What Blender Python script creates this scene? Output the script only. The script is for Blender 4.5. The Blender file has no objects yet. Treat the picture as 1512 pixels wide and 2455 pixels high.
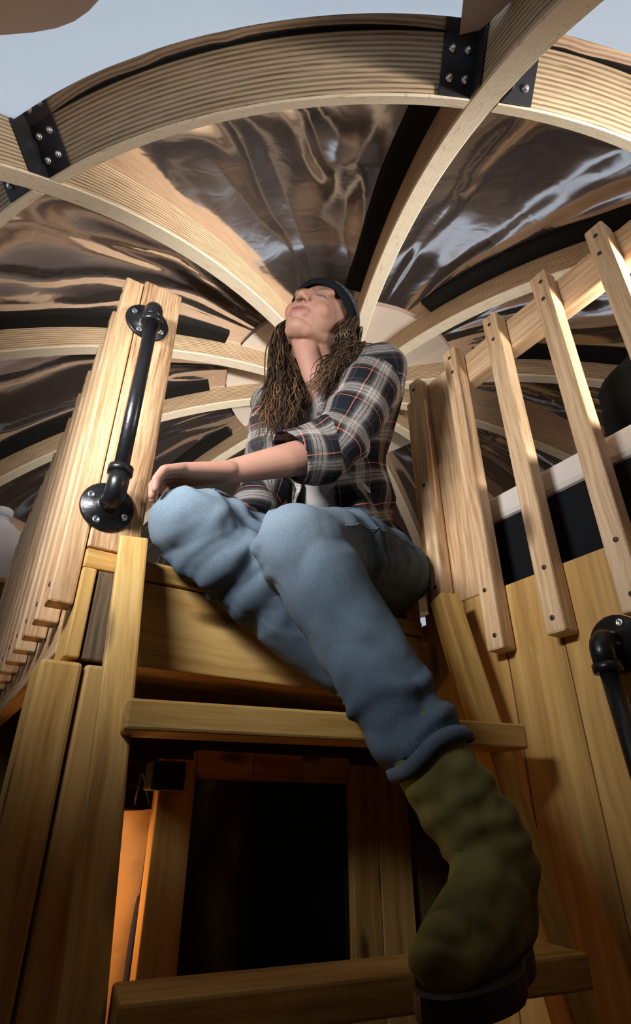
import bpy, bmesh, math, random
import numpy as np
from mathutils import Vector, Matrix, noise as mnoise

random.seed(7)
np.random.seed(7)
SC = bpy.context.scene
COL = SC.collection
HZ = 1.30            # camera height above the lower floor; geometry below is written relative to that level

# ------------------------------------------------------------------ camera
cam_d = bpy.data.cameras.new('camera')
cam = bpy.data.objects.new('camera', cam_d)
COL.objects.link(cam)
cam_d.sensor_fit = 'VERTICAL'
cam_d.sensor_height = 24.0
cam_d.lens = 24.0 * 1317.0 / 2455.0
cam_d.clip_start = 0.02
cam.location = (0, 0, HZ)
cam.rotation_euler = (math.radians(90 + 28.8), 0, math.radians(-33.2))
SC.camera = cam

# ------------------------------------------------------------------ world, light, exposure
world = bpy.data.worlds.new('World')
SC.world = world
world.use_nodes = True
wn = world.node_tree.nodes
wn['Background'].inputs[0].default_value = (0.74, 0.86, 1.0, 1)
wn['Background'].inputs[1].default_value = 0.84

def area_light(name, loc, target, sx, sy, power, color):
    d = bpy.data.lights.new(name, 'AREA')
    d.shape = 'RECTANGLE'; d.size = sx; d.size_y = sy
    d.energy = power; d.color = color
    o = bpy.data.objects.new(name, d)
    COL.objects.link(o)
    o.location = (loc[0], loc[1], loc[2] + HZ)
    v = Vector(target) - Vector(loc)
    o.rotation_euler = v.to_track_quat('-Z', 'Y').to_euler()
    return o
# area light added for daylight judged to come from behind the camera
REAR_LIGHT = ((1.42, -0.40, 0.76), (0.75, 1.5, 1.40), 0.64, 0.20)
wl = area_light('rear_daylight', REAR_LIGHT[0], REAR_LIGHT[1], REAR_LIGHT[2], REAR_LIGHT[3], 42.0, (1.0, 0.955, 0.90))
wl.data.spread = math.radians(74)
# added fill light outside the view, high on the left
LEFT_FILL = ((-0.40, 0.42, 0.74), (0.50, 0.92, 0.72), 0.34, 0.22)
wl2 = area_light('left_fill_light', LEFT_FILL[0], LEFT_FILL[1], LEFT_FILL[2], LEFT_FILL[3], 10.5, (0.98, 0.98, 1.0))
wl2.data.spread = math.radians(88)

SC.view_settings.view_transform = 'Standard'
SC.view_settings.look = 'None'
SC.view_settings.exposure = 0.0
SC.view_settings.gamma = 1.0
SC.view_settings.use_curve_mapping = False
try:
    cy = SC.cycles
    cy.max_bounces = 5; cy.diffuse_bounces = 3; cy.glossy_bounces = 3; cy.transmission_bounces = 3
    cy.use_adaptive_sampling = True
    cy.adaptive_threshold = 0.05
    cy.sample_clamp_indirect = 4.0
except Exception:
    pass

# ------------------------------------------------------------------ material helpers
def new_mat(name):
    m = bpy.data.materials.new(name)
    m.use_nodes = True
    nt = m.node_tree
    for n in list(nt.nodes):
        nt.nodes.remove(n)
    out = nt.nodes.new('ShaderNodeOutputMaterial')
    b = nt.nodes.new('ShaderNodeBsdfPrincipled')
    nt.links.new(b.outputs[0], out.inputs[0])
    return m, nt, b, out

def node(nt, typ, **kw):
    n = nt.nodes.new(typ)
    for k, v in kw.items():
        if k.startswith('i_'):
            key = k[2:]
            n.inputs[int(key) if key.isdigit() else key.replace('_', ' ')].default_value = v
        else:
            setattr(n, k, v)
    return n

def ramp(nt, stops, interp='LINEAR'):
    r = nt.nodes.new('ShaderNodeValToRGB')
    cr = r.color_ramp
    cr.interpolation = interp
    while len(cr.elements) < len(stops):
        cr.elements.new(0.5)
    for e, (p, c) in zip(cr.elements, stops):
        e.position = p
        e.color = (c[0], c[1], c[2], 1)
    return r

def mix(nt, fac, a, b, typ='MIX'):
    n = nt.nodes.new('ShaderNodeMix')
    n.data_type = 'RGBA'; n.blend_type = typ
    for idx, v in ((0, fac), (6, a), (7, b)):
        if hasattr(v, 'links') or hasattr(v, 'is_linked'):
            nt.links.new(v, n.inputs[idx])
        else:
            n.inputs[idx].default_value = v if idx == 0 else (v[0], v[1], v[2], 1)
    return n.outputs[2]

def mth(nt, op, a, b=None, c=None):
    n = nt.nodes.new('ShaderNodeMath'); n.operation = op
    for i, v in enumerate((a, b, c)):
        if v is None: continue
        if hasattr(v, 'is_linked'): nt.links.new(v, n.inputs[i])
        else: n.inputs[i].default_value = v
    return n.outputs[0]

def wood_mat(name, dark, mid, light, grain=1.0, knots=True, rough=0.55, ring=3.0, bump=0.25):
    """sawn softwood; grain runs along the local X axis of each board"""
    m, nt, b, out = new_mat(name)
    tc = node(nt, 'ShaderNodeTexCoord')
    oi = node(nt, 'ShaderNodeObjectInfo')
    off = node(nt, 'ShaderNodeVectorMath', operation='SCALE')
    cmb = node(nt, 'ShaderNodeCombineXYZ')
    nt.links.new(oi.outputs['Random'], cmb.inputs[0])
    r2 = mth(nt, 'MULTIPLY', oi.outputs['Random'], 3.7)
    nt.links.new(r2, cmb.inputs[1]); nt.links.new(r2, cmb.inputs[2])
    nt.links.new(cmb.outputs[0], off.inputs[0]); off.inputs['Scale'].default_value = 5.0
    add = node(nt, 'ShaderNodeVectorMath', operation='ADD')
    nt.links.new(tc.outputs['Object'], add.inputs[0]); nt.links.new(off.outputs[0], add.inputs[1])
    # slow warp
    wob = node(nt, 'ShaderNodeTexNoise', i_Scale=3.0, i_Detail=2.0)
    nt.links.new(add.outputs[0], wob.inputs['Vector'])
    wsc = node(nt, 'ShaderNodeVectorMath', operation='SCALE'); wsc.inputs['Scale'].default_value = 0.035
    nt.links.new(wob.outputs['Color'], wsc.inputs[0])
    add2 = node(nt, 'ShaderNodeVectorMath', operation='ADD')
    nt.links.new(add.outputs[0], add2.inputs[0]); nt.links.new(wsc.outputs[0], add2.inputs[1])
    mp = node(nt, 'ShaderNodeMapping'); mp.inputs['Scale'].default_value = (1.6 * grain, 42 * grain, 42 * grain)
    nt.links.new(add2.outputs[0], mp.inputs[0])
    n1 = node(nt, 'ShaderNodeTexNoise', i_Scale=ring * 1.0, i_Detail=5.0, i_Roughness=0.62)
    nt.links.new(mp.outputs[0], n1.inputs['Vector'])
    mp2 = node(nt, 'ShaderNodeMapping'); mp2.inputs['Scale'].default_value = (0.6, 7, 7)
    nt.links.new(add2.outputs[0], mp2.inputs[0])
    n2 = node(nt, 'ShaderNodeTexNoise', i_Scale=1.6, i_Detail=2.0)
    nt.links.new(mp2.outputs[0], n2.inputs['Vector'])
    s = mth(nt, 'ADD', mth(nt, 'MULTIPLY', n1.outputs[0], 0.62), mth(nt, 'MULTIPLY', n2.outputs[0], 0.42))
    rp = ramp(nt, [(0.40, dark), (0.52, mid), (0.63, light)])
    nt.links.new(s, rp.inputs[0])
    colr = rp.outputs[0]
    if knots:
        mp3 = node(nt, 'ShaderNodeMapping'); mp3.inputs['Scale'].default_value = (3.0, 9.0, 9.0)
        nt.links.new(add2.outputs[0], mp3.inputs[0])
        vo = node(nt, 'ShaderNodeTexVoronoi', i_Scale=1.0, i_Randomness=1.0)
        nt.links.new(mp3.outputs[0], vo.inputs['Vector'])
        kr = ramp(nt, [(0.0, (1, 1, 1)), (0.08, (0.85, 0.85, 0.85)), (0.17, (0, 0, 0))])
        nt.links.new(vo.outputs['Distance'], kr.inputs[0])
        colr = mix(nt, kr.outputs[0], colr, (dark[0] * 0.35, dark[1] * 0.3, dark[2] * 0.28))
    nt.links.new(colr, b.inputs['Base Color'])
    b.inputs['Roughness'].default_value = rough
    b.inputs['Specular IOR Level'].default_value = 0.3
    bp = node(nt, 'ShaderNodeBump', i_Strength=bump, i_Distance=0.002)
    nt.links.new(n1.outputs[0], bp.inputs['Height'])
    nt.links.new(bp.outputs[0], b.inputs['Normal'])
    return m

def lvl_mat(name, dark, light, lines=13.0, edge=True):
    """laminated veneer: fine lines that follow the piece (UV: x = along, y = 0..1 across)"""
    m, nt, b, out = new_mat(name)
    uv = node(nt, 'ShaderNodeUVMap'); uv.uv_map = 'UVMap'
    sep = node(nt, 'ShaderNodeSeparateXYZ'); nt.links.new(uv.outputs[0], sep.inputs[0])
    mp = node(nt, 'ShaderNodeMapping'); mp.inputs['Scale'].default_value = (5.0, 22.0, 1.0)
    nt.links.new(uv.outputs[0], mp.inputs[0])
    nz = node(nt, 'ShaderNodeTexNoise', i_Scale=1.6, i_Detail=5.0, i_Roughness=0.65)
    nt.links.new(mp.outputs[0], nz.inputs['Vector'])
    if edge:
        nz0 = node(nt, 'ShaderNodeTexNoise', i_Scale=3.0, i_Detail=2.0); nt.links.new(uv.outputs[0], nz0.inputs['Vector'])
        ph = mth(nt, 'ADD', mth(nt, 'MULTIPLY', sep.outputs[1], lines * 2 * math.pi), mth(nt, 'MULTIPLY', nz.outputs[0], 5.0))
        w = mth(nt, 'MULTIPLY_ADD', mth(nt, 'SINE', ph), 0.5, 0.5)
        s = mth(nt, 'ADD', mth(nt, 'MULTIPLY', w, 0.40), mth(nt, 'MULTIPLY', nz.outputs[0], 0.75))
        rp = ramp(nt, [(0.28, dark), (0.74, light)])
        nt.links.new(s, rp.inputs[0])
        nt.links.new(rp.outputs[0], b.inputs['Base Color'])
        h = s
    else:
        mp2 = node(nt, 'ShaderNodeMapping'); mp2.inputs['Scale'].default_value = (2.2, 1.4, 1.0)
        nt.links.new(uv.outputs[0], mp2.inputs[0])
        nz2 = node(nt, 'ShaderNodeTexNoise', i_Scale=1.8, i_Detail=1.5, i_Distortion=0.6)
        nt.links.new(mp2.outputs[0], nz2.inputs['Vector'])
        fr = mth(nt, 'FRACT', mth(nt, 'MULTIPLY', nz2.outputs[0], 14.0))
        rp = ramp(nt, [(0.0, dark), (0.16, light), (1.0, light)])
        nt.links.new(fr, rp.inputs[0])
        c2 = mix(nt, mth(nt, 'MULTIPLY', nz.outputs[0], 0.35), rp.outputs[0], dark)
        nt.links.new(c2, b.inputs['Base Color'])
        h = nz.outputs[0]
    b.inputs['Roughness'].default_value = 0.55
    b.inputs['Specular IOR Level'].default_value = 0.3
    bp = node(nt, 'ShaderNodeBump', i_Strength=0.3, i_Distance=0.002)
    nt.links.new(h, bp.inputs['Height']); nt.links.new(bp.outputs[0], b.inputs['Normal'])
    return m

def plain_mat(name, c, rough=0.5, metal=0.0, bump=0.0, bscale=80.0, vary=0.0, spec=0.5):
    m, nt, b, out = new_mat(name)
    b.inputs['Base Color'].default_value = (c[0], c[1], c[2], 1)
    b.inputs['Roughness'].default_value = rough
    b.inputs['Metallic'].default_value = metal
    b.inputs['Specular IOR Level'].default_value = spec
    if bump or vary:
        tc = node(nt, 'ShaderNodeTexCoord')
        nz = node(nt, 'ShaderNodeTexNoise', i_Scale=bscale, i_Detail=4.0)
        nt.links.new(tc.outputs['Object'], nz.inputs['Vector'])
        if bump:
            bp = node(nt, 'ShaderNodeBump', i_Strength=bump, i_Distance=0.004)
            nt.links.new(nz.outputs[0], bp.inputs['Height']); nt.links.new(bp.outputs[0], b.inputs['Normal'])
        if vary:
            rp = ramp(nt, [(0.3, [x * (1 - vary) for x in c]), (0.7, [min(1, x * (1 + vary)) for x in c])])
            nt.links.new(nz.outputs[0], rp.inputs[0]); nt.links.new(rp.outputs[0], b.inputs['Base Color'])
    return m

M = {}
M['pine'] = wood_mat('pine_baluster', (0.41, 0.235, 0.11), (0.60, 0.385, 0.205), (0.73, 0.52, 0.315))
M['pine_warm'] = wood_mat('pine_ladder', (0.36, 0.19, 0.045), (0.54, 0.32, 0.090), (0.66, 0.43, 0.15), ring=2.0, bump=0.15)
M['board'] = wood_mat('pine_board', (0.34, 0.18, 0.045), (0.50, 0.29, 0.085), (0.60, 0.38, 0.13), grain=0.6, ring=1.6, bump=0.12)
M['reclaimed'] = wood_mat('reclaimed_post', (0.17, 0.085, 0.038), (0.46, 0.27, 0.13), (0.64, 0.43, 0.25), grain=1.3, rough=0.7, ring=4.0, bump=0.5)
M['dark_plank'] = wood_mat('dark_plank', (0.07, 0.045, 0.025), (0.13, 0.09, 0.05), (0.20, 0.14, 0.08), rough=0.8, bump=0.6)
M['lvl_side'] = lvl_mat('laminated_side', (0.14, 0.083, 0.042), (0.58, 0.42, 0.255))
M['lvl_face'] = lvl_mat('laminated_face', (0.62, 0.47, 0.29), (0.87, 0.76, 0.58), edge=False)
M['steel'] = plain_mat('black_steel', (0.008, 0.008, 0.009), 0.32, 0.0, 0.12, 120, spec=0.35)
M['bracket'] = plain_mat('black_bracket', (0.012, 0.011, 0.012), 0.5)
M['zinc'] = plain_mat('zinc_screw', (0.75, 0.77, 0.80), 0.3, 1.0)
M['screw_dark'] = plain_mat('dark_screw', (0.03, 0.02, 0.015), 0.5)
M['foam'] = plain_mat('black_foam', (0.012, 0.011, 0.009), 0.95, 0, 0.8, 160, spec=0.1)
M['black_fabric'] = plain_mat('black_fabric', (0.008, 0.009, 0.010), 0.9, 0, 0.3, 250, spec=0.1)
M['quilt'] = plain_mat('white_quilt', (0.62, 0.56, 0.50), 0.8, 0, 0.6, 70)
M['disc'] = plain_mat('cream_liner', (0.74, 0.64, 0.54), 0.7, 0, 0.1, 20)
M['liner'] = plain_mat('beige_liner', (0.52, 0.44, 0.40), 0.6, 0, 0.2, 8)
M['jug'] = plain_mat('white_plastic', (0.80, 0.81, 0.85), 0.35)
M['dark_wall'] = wood_mat('dark_wall_boards', (0.10, 0.06, 0.02), (0.16, 0.10, 0.04), (0.22, 0.14, 0.06), bump=0.2)
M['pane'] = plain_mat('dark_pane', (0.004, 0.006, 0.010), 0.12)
M['floor'] = wood_mat('floor_boards', (0.10, 0.06, 0.03), (0.16, 0.10, 0.05), (0.20, 0.13, 0.07), bump=0.1)
M['amber_cloth'] = plain_mat('amber_cloth', (0.72, 0.40, 0.14), 0.85, 0, 0.4, 18, 0.15)
M['blue_cloth'] = plain_mat('navy_cloth', (0.012, 0.016, 0.05), 0.9, 0, 0.4, 40)
M['suede_sole'] = plain_mat('black_rubber', (0.01, 0.01, 0.012), 0.6)

def foil_material():
    m, nt, b, out = new_mat('foil_insulation')
    tc = node(nt, 'ShaderNodeTexCoord')
    nz = node(nt, 'ShaderNodeTexNoise', i_Scale=1.6, i_Detail=2.0, i_Distortion=0.8)
    nt.links.new(tc.outputs['Object'], nz.inputs['Vector'])
    vo = node(nt, 'ShaderNodeTexNoise', i_Scale=9.0, i_Detail=1.5, i_Distortion=1.5)
    nt.links.new(tc.outputs['Object'], vo.inputs['Vector'])
    bp = node(nt, 'ShaderNodeBump', i_Strength=0.10, i_Distance=0.03)
    nt.links.new(nz.outputs[0], bp.inputs['Height'])
    bp2 = node(nt, 'ShaderNodeBump', i_Strength=0.07, i_Distance=0.008)
    nt.links.new(vo.outputs[0], bp2.inputs['Height']); nt.links.new(bp.outputs[0], bp2.inputs['Normal'])
    nt.links.new(bp2.outputs[0], b.inputs['Normal'])
    b.inputs['Base Color'].default_value = (0.90, 0.81, 0.79, 1)
    b.inputs['Metallic'].default_value = 0.97
    b.inputs['Roughness'].default_value = 0.11
    return m
M['foil'] = foil_material()

def cloth_translucent():
    m, nt, b, out = new_mat('white_tent_fabric')
    tr = node(nt, 'ShaderNodeBsdfTranslucent')
    tr.inputs[0].default_value = (0.84, 0.86, 0.88, 1)
    b.inputs['Base Color'].default_value = (0.80, 0.82, 0.84, 1)
    b.inputs['Roughness'].default_value = 0.5
    mx = node(nt, 'ShaderNodeMixShader'); mx.inputs[0].default_value = 0.75
    nt.links.new(b.outputs[0], mx.inputs[1]); nt.links.new(tr.outputs[0], mx.inputs[2])
    nt.links.new(mx.outputs[0], out.inputs[0])
    return m
M['tent'] = cloth_translucent()

# ------------------------------------------------------------------ object helpers
def tag(o, label=None, cat=None, group=None, kind=None):
    if label: o['label'] = label
    if cat: o['category'] = cat
    if group: o['group'] = group
    if kind: o['kind'] = kind
    return o

def empty(name, loc, label=None, cat=None, group=None, kind=None):
    o = bpy.data.objects.new(name, None)
    COL.objects.link(o)
    o.location = (loc[0], loc[1], loc[2] + HZ)
    o.empty_display_size = 0.1
    return tag(o, label, cat, group, kind)

def abs_origin(o):
    """origin of an object in camera-level coordinates (parents are never rotated or scaled)"""
    p = Vector((0, 0, 0))
    while o:
        p += o.location; o = o.parent
    return p - Vector((0, 0, HZ))

def put(name, mesh, parent=None, mat3=None, loc=(0, 0, 0)):
    """link a mesh object at camera-level location loc with rotation mat3"""
    o = bpy.data.objects.new(name, mesh)
    COL.objects.link(o)
    loc = Vector(loc)
    if parent is not None:
        # a rotated parent part: work in its frame
        o.parent = parent
        pm = world_matrix(parent)
        wm = Matrix.Translation(loc + Vector((0, 0, HZ))) @ (mat3.to_4x4() if mat3 else Matrix.Identity(4))
        o.matrix_local = pm.inverted() @ wm
    else:
        o.matrix_local = Matrix.Translation(loc + Vector((0, 0, HZ))) @ (mat3.to_4x4() if mat3 else Matrix.Identity(4))
    return o

def world_matrix(o):
    m = Matrix.LocRotScale(o.location, o.rotation_euler, o.scale)
    p = o.parent
    while p:
        m = Matrix.LocRotScale(p.location, p.rotation_euler, p.scale) @ m
        p = p.parent
    return m

def mesh_from(name, verts, faces, mat=None, smooth=False):
    me = bpy.data.meshes.new(name)
    me.from_pydata([tuple(v) for v in verts], [], faces)
    me.update()
    if mat: me.materials.append(mat)
    if smooth:
        me.polygons.foreach_set('use_smooth', [True] * len(me.polygons))
    return me

_cache = {}
def box_mesh(l, w, t, mat, bevel=0.003, segs=2):
    key = (round(l, 4), round(w, 4), round(t, 4), mat.name, bevel)
    if key in _cache: return _cache[key]
    bm = bmesh.new()
    bmesh.ops.create_cube(bm, size=1.0)
    for v in bm.verts:
        v.co = Vector((v.co.x * l, v.co.y * w, v.co.z * t))
    if bevel > 0:
        bmesh.ops.bevel(bm, geom=bm.edges[:], offset=bevel, segments=segs, affect='EDGES', profile=0.5)
    me = bpy.data.meshes.new('board')
    bm.to_mesh(me); bm.free()
    me.materials.append(mat)
    _cache[key] = me
    return me

def frame(xd, yd):
    x = Vector(xd).normalized()
    y = Vector(yd); y = (y - x * y.dot(x)).normalized()
    z = x.cross(y)
    return Matrix((x, y, z)).transposed()

def board(name, p0, p1, wdir, w, t, mat, parent=None, bevel=0.003):
    """board whose centre line runs p0->p1, width w along wdir, thickness t"""
    p0, p1 = Vector(p0), Vector(p1)
    me = box_mesh((p1 - p0).length, w, t, mat, bevel)
    return put(name, me, parent, frame(p1 - p0, wdir), (p0 + p1) / 2)

def abox(name, lo, hi, mat, parent=None, bevel=0.003, along=None):
    """axis-aligned box from corner lo to corner hi; grain along its longest side"""
    lo, hi = Vector(lo), Vector(hi)
    s = hi - lo; c = (lo + hi) / 2
    ax = along if along is not None else max(range(3), key=lambda i: s[i])
    e = [Vector((1, 0, 0)), Vector((0, 1, 0)), Vector((0, 0, 1))]
    o2 = (ax + 1) % 3; o3 = (ax + 2) % 3
    me = box_mesh(s[ax], s[o2], s[o3], mat, bevel)
    return put(name, me, parent, Matrix((e[ax], e[o2], e[o3])).transposed(), c)

def revolve(profile, segs, mat, closed=True):
    """profile: list of (radius, z)"""
    vs, fs = [], []
    for r, z in profile:
        for k in range(segs):
            a = 2 * math.pi * k / segs
            vs.append((r * math.cos(a), r * math.sin(a), z))
    n = len(profile)
    for i in range(n - 1):
        for k in range(segs):
            k2 = (k + 1) % segs
            fs.append((i * segs + k, i * segs + k2, (i + 1) * segs + k2, (i + 1) * segs + k))
    fs.append(tuple(range(segs - 1, -1, -1)))
    fs.append(tuple((n - 1) * segs + k for k in range(segs)))
    return mesh_from('turned', vs, fs, mat, True)

def tube_mesh(pts, radii, sides, mat, caps=True):
    pts = [Vector(p) for p in pts]
    n = len(pts)
    if not hasattr(radii, '__len__'): radii = [radii] * n
    vs, fs = [], []
    prev = None
    for i, p in enumerate(pts):
        t = (pts[min(i + 1, n - 1)] - pts[max(i - 1, 0)]).normalized()
        if prev is None:
            ref = Vector((0, 0, 1)) if abs(t.z) < 0.9 else Vector((1, 0, 0))
            a = t.cross(ref).normalized()
        else:
            a = (prev - t * prev.dot(t)).normalized()
        prev = a
        b = t.cross(a)
        for k in range(sides):
            th = 2 * math.pi * k / sides
            vs.append(p + (a * math.cos(th) + b * math.sin(th)) * radii[i])
    for i in range(n - 1):
        for k in range(sides):
            k2 = (k + 1) % sides
            fs.append((i * sides + k, i * sides + k2, (i + 1) * sides + k2, (i + 1) * sides + k))
    if caps:
        fs.append(tuple(range(sides - 1, -1, -1)))
        fs.append(tuple((n - 1) * sides + k for k in range(sides)))
    return mesh_from('tube', vs, fs, mat, True)

def zmat(n, hint=(0, 0, 1)):
    z = Vector(n).normalized()
    h = Vector(hint)
    if abs(h.normalized().dot(z)) > 0.95: h = Vector((1, 0, 0))
    x = (h - z * h.dot(z)).normalized()
    y = z.cross(x)
    return Matrix((x, y, z)).transposed()

# ------------------------------------------------------------------ the dome (timber ribs on a sphere)
S = 1.35
CX, CY = 1.09 * S, 1.464 * S
RS = 2.0 * S
ZC = 1.55 * S - RS
RING_R = 1.376 * S
DEP = 0.126          # depth of ribs and ring, along the sphere normal
RIBW = 0.062
def sph(az, pol, rad):
    """az in degrees clockwise from +Y, pol = angle from the zenith"""
    a = math.radians(az)
    return Vector((CX + rad * math.sin(pol) * math.sin(a), CY + rad * math.sin(pol) * math.cos(a), ZC + rad * math.cos(pol)))
POL_RING = math.asin(RING_R / RS)

def uv_quad_mesh(verts, faces, uvs, mats, midx, smooth_flags=None):
    me = bpy.data.meshes.new('laminated')
    me.from_pydata([tuple(v) for v in verts], [], faces)
    for m in mats: me.materials.append(m)
    uvl = me.uv_layers.new(name='UVMap')
    k = 0
    for f in uvs:
        for c in f:
            uvl.data[k].uv = c; k += 1
    me.polygons.foreach_set('material_index', midx)
    me.update()
    return me

def swept_beam(frames, half_w, depth, segs_len):
    """frames: list of (point on inner edge, side dir, outward dir); rectangular section"""
    vs, fs, uvs, mi = [], [], [], []
    L = 0.0
    acc = [0.0]
    for i in range(1, len(frames)):
        L += (frames[i][0] - frames[i - 1][0]).length
        acc.append(L)
    ch = 0.004
    sec = [(-half_w + ch, 0), (half_w - ch, 0), (half_w, ch), (half_w, depth), (-half_w, depth), (-half_w, ch)]
    n = len(sec)
    for p, sd, od in frames:
        for a, b in sec:
            vs.append(p + sd * a + od * b)
    for i in range(len(frames) - 1):
        for k in range(n):
            k2 = (k + 1) % n
            fs.append((i * n + k, i * n + k2, (i + 1) * n + k2, (i + 1) * n + k))
            if k in (2, 4):
                v0, v1 = sec[k][1] / depth, sec[k2][1] / depth
                mi.append(0)
            else:
                v0, v1 = (sec[k][0] + half_w) / 0.1, (sec[k2][0] + half_w) / 0.1
                mi.append(1)
            uvs.append([(acc[i], v0), (acc[i], v1), (acc[i + 1], v1), (acc[i + 1], v0)])
    fs.append(tuple(range(n - 1, -1, -1))); uvs.append([(0, 0)] * n); mi.append(1)
    fs.append(tuple((len(frames) - 1) * n + k for k in range(n))); uvs.append([(0, 0)] * n); mi.append(1)
    return uv_quad_mesh(vs, fs, uvs, [M['lvl_side'], M['lvl_face']], mi)

RIBS = [  # azimuth, label, side with the foam strip (+1 clockwise), strip wanted
    (206.5, 'pale laminated rib running up to the top right corner through the ring', +1),
    (239.5, 'pale laminated rib with fine edge lines sweeping in from the upper left corner', 0),
    (270.0, 'laminated rib curving behind the top of the reclaimed post', -1),
    (299.5, 'laminated rib just below the post-top rib, left of the woman', -1),
    (332.0, 'lowest laminated rib on the left, ending at the hand on the knee', -1),
    (2.0, 'laminated rib hidden behind the seated woman', 0),
    (32.0, 'laminated rib behind the woman, bright edge beside her back', 0),
    (60.0, 'laminated rib low behind the crossing of the right railing posts', 0),
    (89.5, 'laminated rib low behind the right railing near the mattress', 0),
    (117.5, 'short laminated rib seen between the right balusters above the mattress', 0),
    (145.5, 'level laminated rib running right behind the middle of the balusters', +1),
    (178.5, 'orange laminated rib rising right behind the handrail of the right railing', +1),
]
for az, lab, side in RIBS:
    a = math.radians(az)
    fr = []
    n = 44
    p0, p1 = 0.0665, math.radians(92)
    for i in range(n + 1):
        pol = p0 + (p1 - p0) * i / n
        sd = Vector((math.cos(a), -math.sin(a), 0))
        p = sph(az, pol, RS)
        od = (p - Vector((CX, CY, ZC))).normalized()
        fr.append((p, sd, od))
    base = sph(az, p1, RS)
    rib = empty('dome_rib', base, lab, 'rib', 'laminated dome ribs')
    put('beam', swept_beam(fr, RIBW / 2, DEP, n), rib)
    if side:
        # black foam strip pressed into the corner between rib and foil
        vs, fs = [], []
        N = 40
        q0, q1 = 0.27, POL_RING - 0.02
        for i in range(N + 1):
            pol = q0 + (q1 - q0) * i / N
            sd = Vector((math.cos(a), -math.sin(a), 0)) * side
            od = sph(az, pol, 1.0) - Vector((CX, CY, ZC))
            c = sph(az, pol, RS + DEP * 0.76)
            wv = 0.006 * mnoise.noise(Vector((pol * 9, az, 0)))
            for (x, y) in ((RIBW / 2 + 0.001, 0.0), (RIBW / 2 + 0.062 + wv, 0.012), (RIBW / 2 + 0.070 + wv, 0.026), (RIBW / 2 + 0.001, 0.030)):
                vs.append(c + sd * x + od * y)
        for i in range(N):
            for k in range(4):
                k2 = (k + 1) % 4
                f = (i * 4 + k, i * 4 + k2, (i + 1) * 4 + k2, (i + 1) * 4 + k)
                fs.append(f if side > 0 else f[::-1])
        fs.append((0, 1, 2, 3)); fs.append(tuple(N * 4 + k for k in range(4)))
        o = put('foam_strip', mesh_from('foam_strip', vs, fs, M['foam']), rib)
        o['label'] = 'black foam strip along the rib'

# ring beams between the ribs, with angle brackets
AZS = sorted(r[0] for r in RIBS)
ring_label = {206.5: 'wide curved ring beam across the top of the view between two ribs',
              178.5: 'curved ring beam right of the upper right rib, leaving the frame',
              239.5: 'short end of ring beam left of the upper left rib',
              299.5: 'ring beam end glimpsed at the left edge above the white jug'}
def ring_seg(a0, a1, label):
    gap = math.degrees((RIBW / 2 + 0.001) / RING_R)
    fr = []
    n = 26
    T = 0.045
    for i in range(n + 1):
        az = a0 + gap + (a1 - a0 - 2 * gap) * i / n
        p = sph(az, POL_RING, RS)
        od = (p - Vector((CX, CY, ZC))).normalized()
        a = math.radians(az)
        mer = sph(az, POL_RING - 0.01, RS) - p
        mer.normalize()          # towards the hub
        fr.append((p + mer * (T / 2), mer, od))
    root = empty('ring_beam', sph((a0 + a1) / 2, POL_RING, RS), label, 'beam', 'curved ring beams of the dome')
    put('beam', swept_beam(fr, T / 2, DEP, n), root)
    ed = []
    for i in range(n + 1):
        p, mer, od = fr[i]
        ed.append(p - mer * (T / 2 + 0.002) + od * (DEP - 0.004))
    put('gap_line', tube_mesh(ed, 0.0055, 6, M['foam']), root)  # dark tube standing in for the shaded gap along the ring
    for az, sgn in ((a0 + gap, 1), (a1 - gap, -1)):
        p = sph(az, POL_RING, RS)
        od = (p - Vector((CX, CY, ZC))).normalized()
        a = math.radians(az)
        tan = Vector((math.cos(a), -math.sin(a), 0)) * sgn     # away from the rib along the ring
        mer = (sph(az, POL_RING + 0.01, RS) - p).normalized()  # away from the hub: the face below
        mt = frame(od, tan)
        w = 0.072
        plate = put('angle_bracket', box_mesh(DEP * 0.92, w, 0.004, M['bracket'], 0.001), root, mt, p + od * (DEP * 0.47) + tan * (w / 2) + mer * 0.003)
        plate['label'] = 'black steel angle bracket'
        leg = put('bracket_leg', box_mesh(DEP * 0.92, 0.06, 0.004, M['bracket'], 0.001), plate, frame(od, mer), p + od * (DEP * 0.47) + tan * 0.002 + mer * 0.034)
        for bx in (0.25, 0.75):
            for by in (0.25, 0.72):
                me = bolt_mesh()
                q = p + od * (DEP * (0.05 + 0.85 * bx)) + tan * (w * by) + mer * 0.005
                put('bolt', me, plate, zmat(mer), q)
_b = {}
def bolt_mesh():
    if 'b' not in _b:
        _b['b'] = revolve([(0.0085, 0), (0.0085, 0.0025), (0.0062, 0.003), (0.0060, 0.0075), (0.0040, 0.009)], 10, M['zinc'])
    return _b['b']
names_far = {270.0: 'ring beam out of frame on the left behind the post rib', 332.0: 'ring beam low behind the left railing end',
             2.0: 'ring beam low behind the ladder opening', 32.0: 'ring beam behind the woman below the loft edge', 60.0: 'ring beam behind the right corner post',
             89.5: 'ring beam behind the dark mattress', 117.5: 'ring beam past the right frame edge behind the mattress', 145.5: 'ring beam past the right frame edge above the bunk'}
for i, a0 in enumerate(AZS):
    a1 = AZS[(i + 1) % len(AZS)]
    if a1 < a0: a1 += 360
    ring_seg(a0, a1, ring_label.get(a0) or names_far.get(a0))

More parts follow.
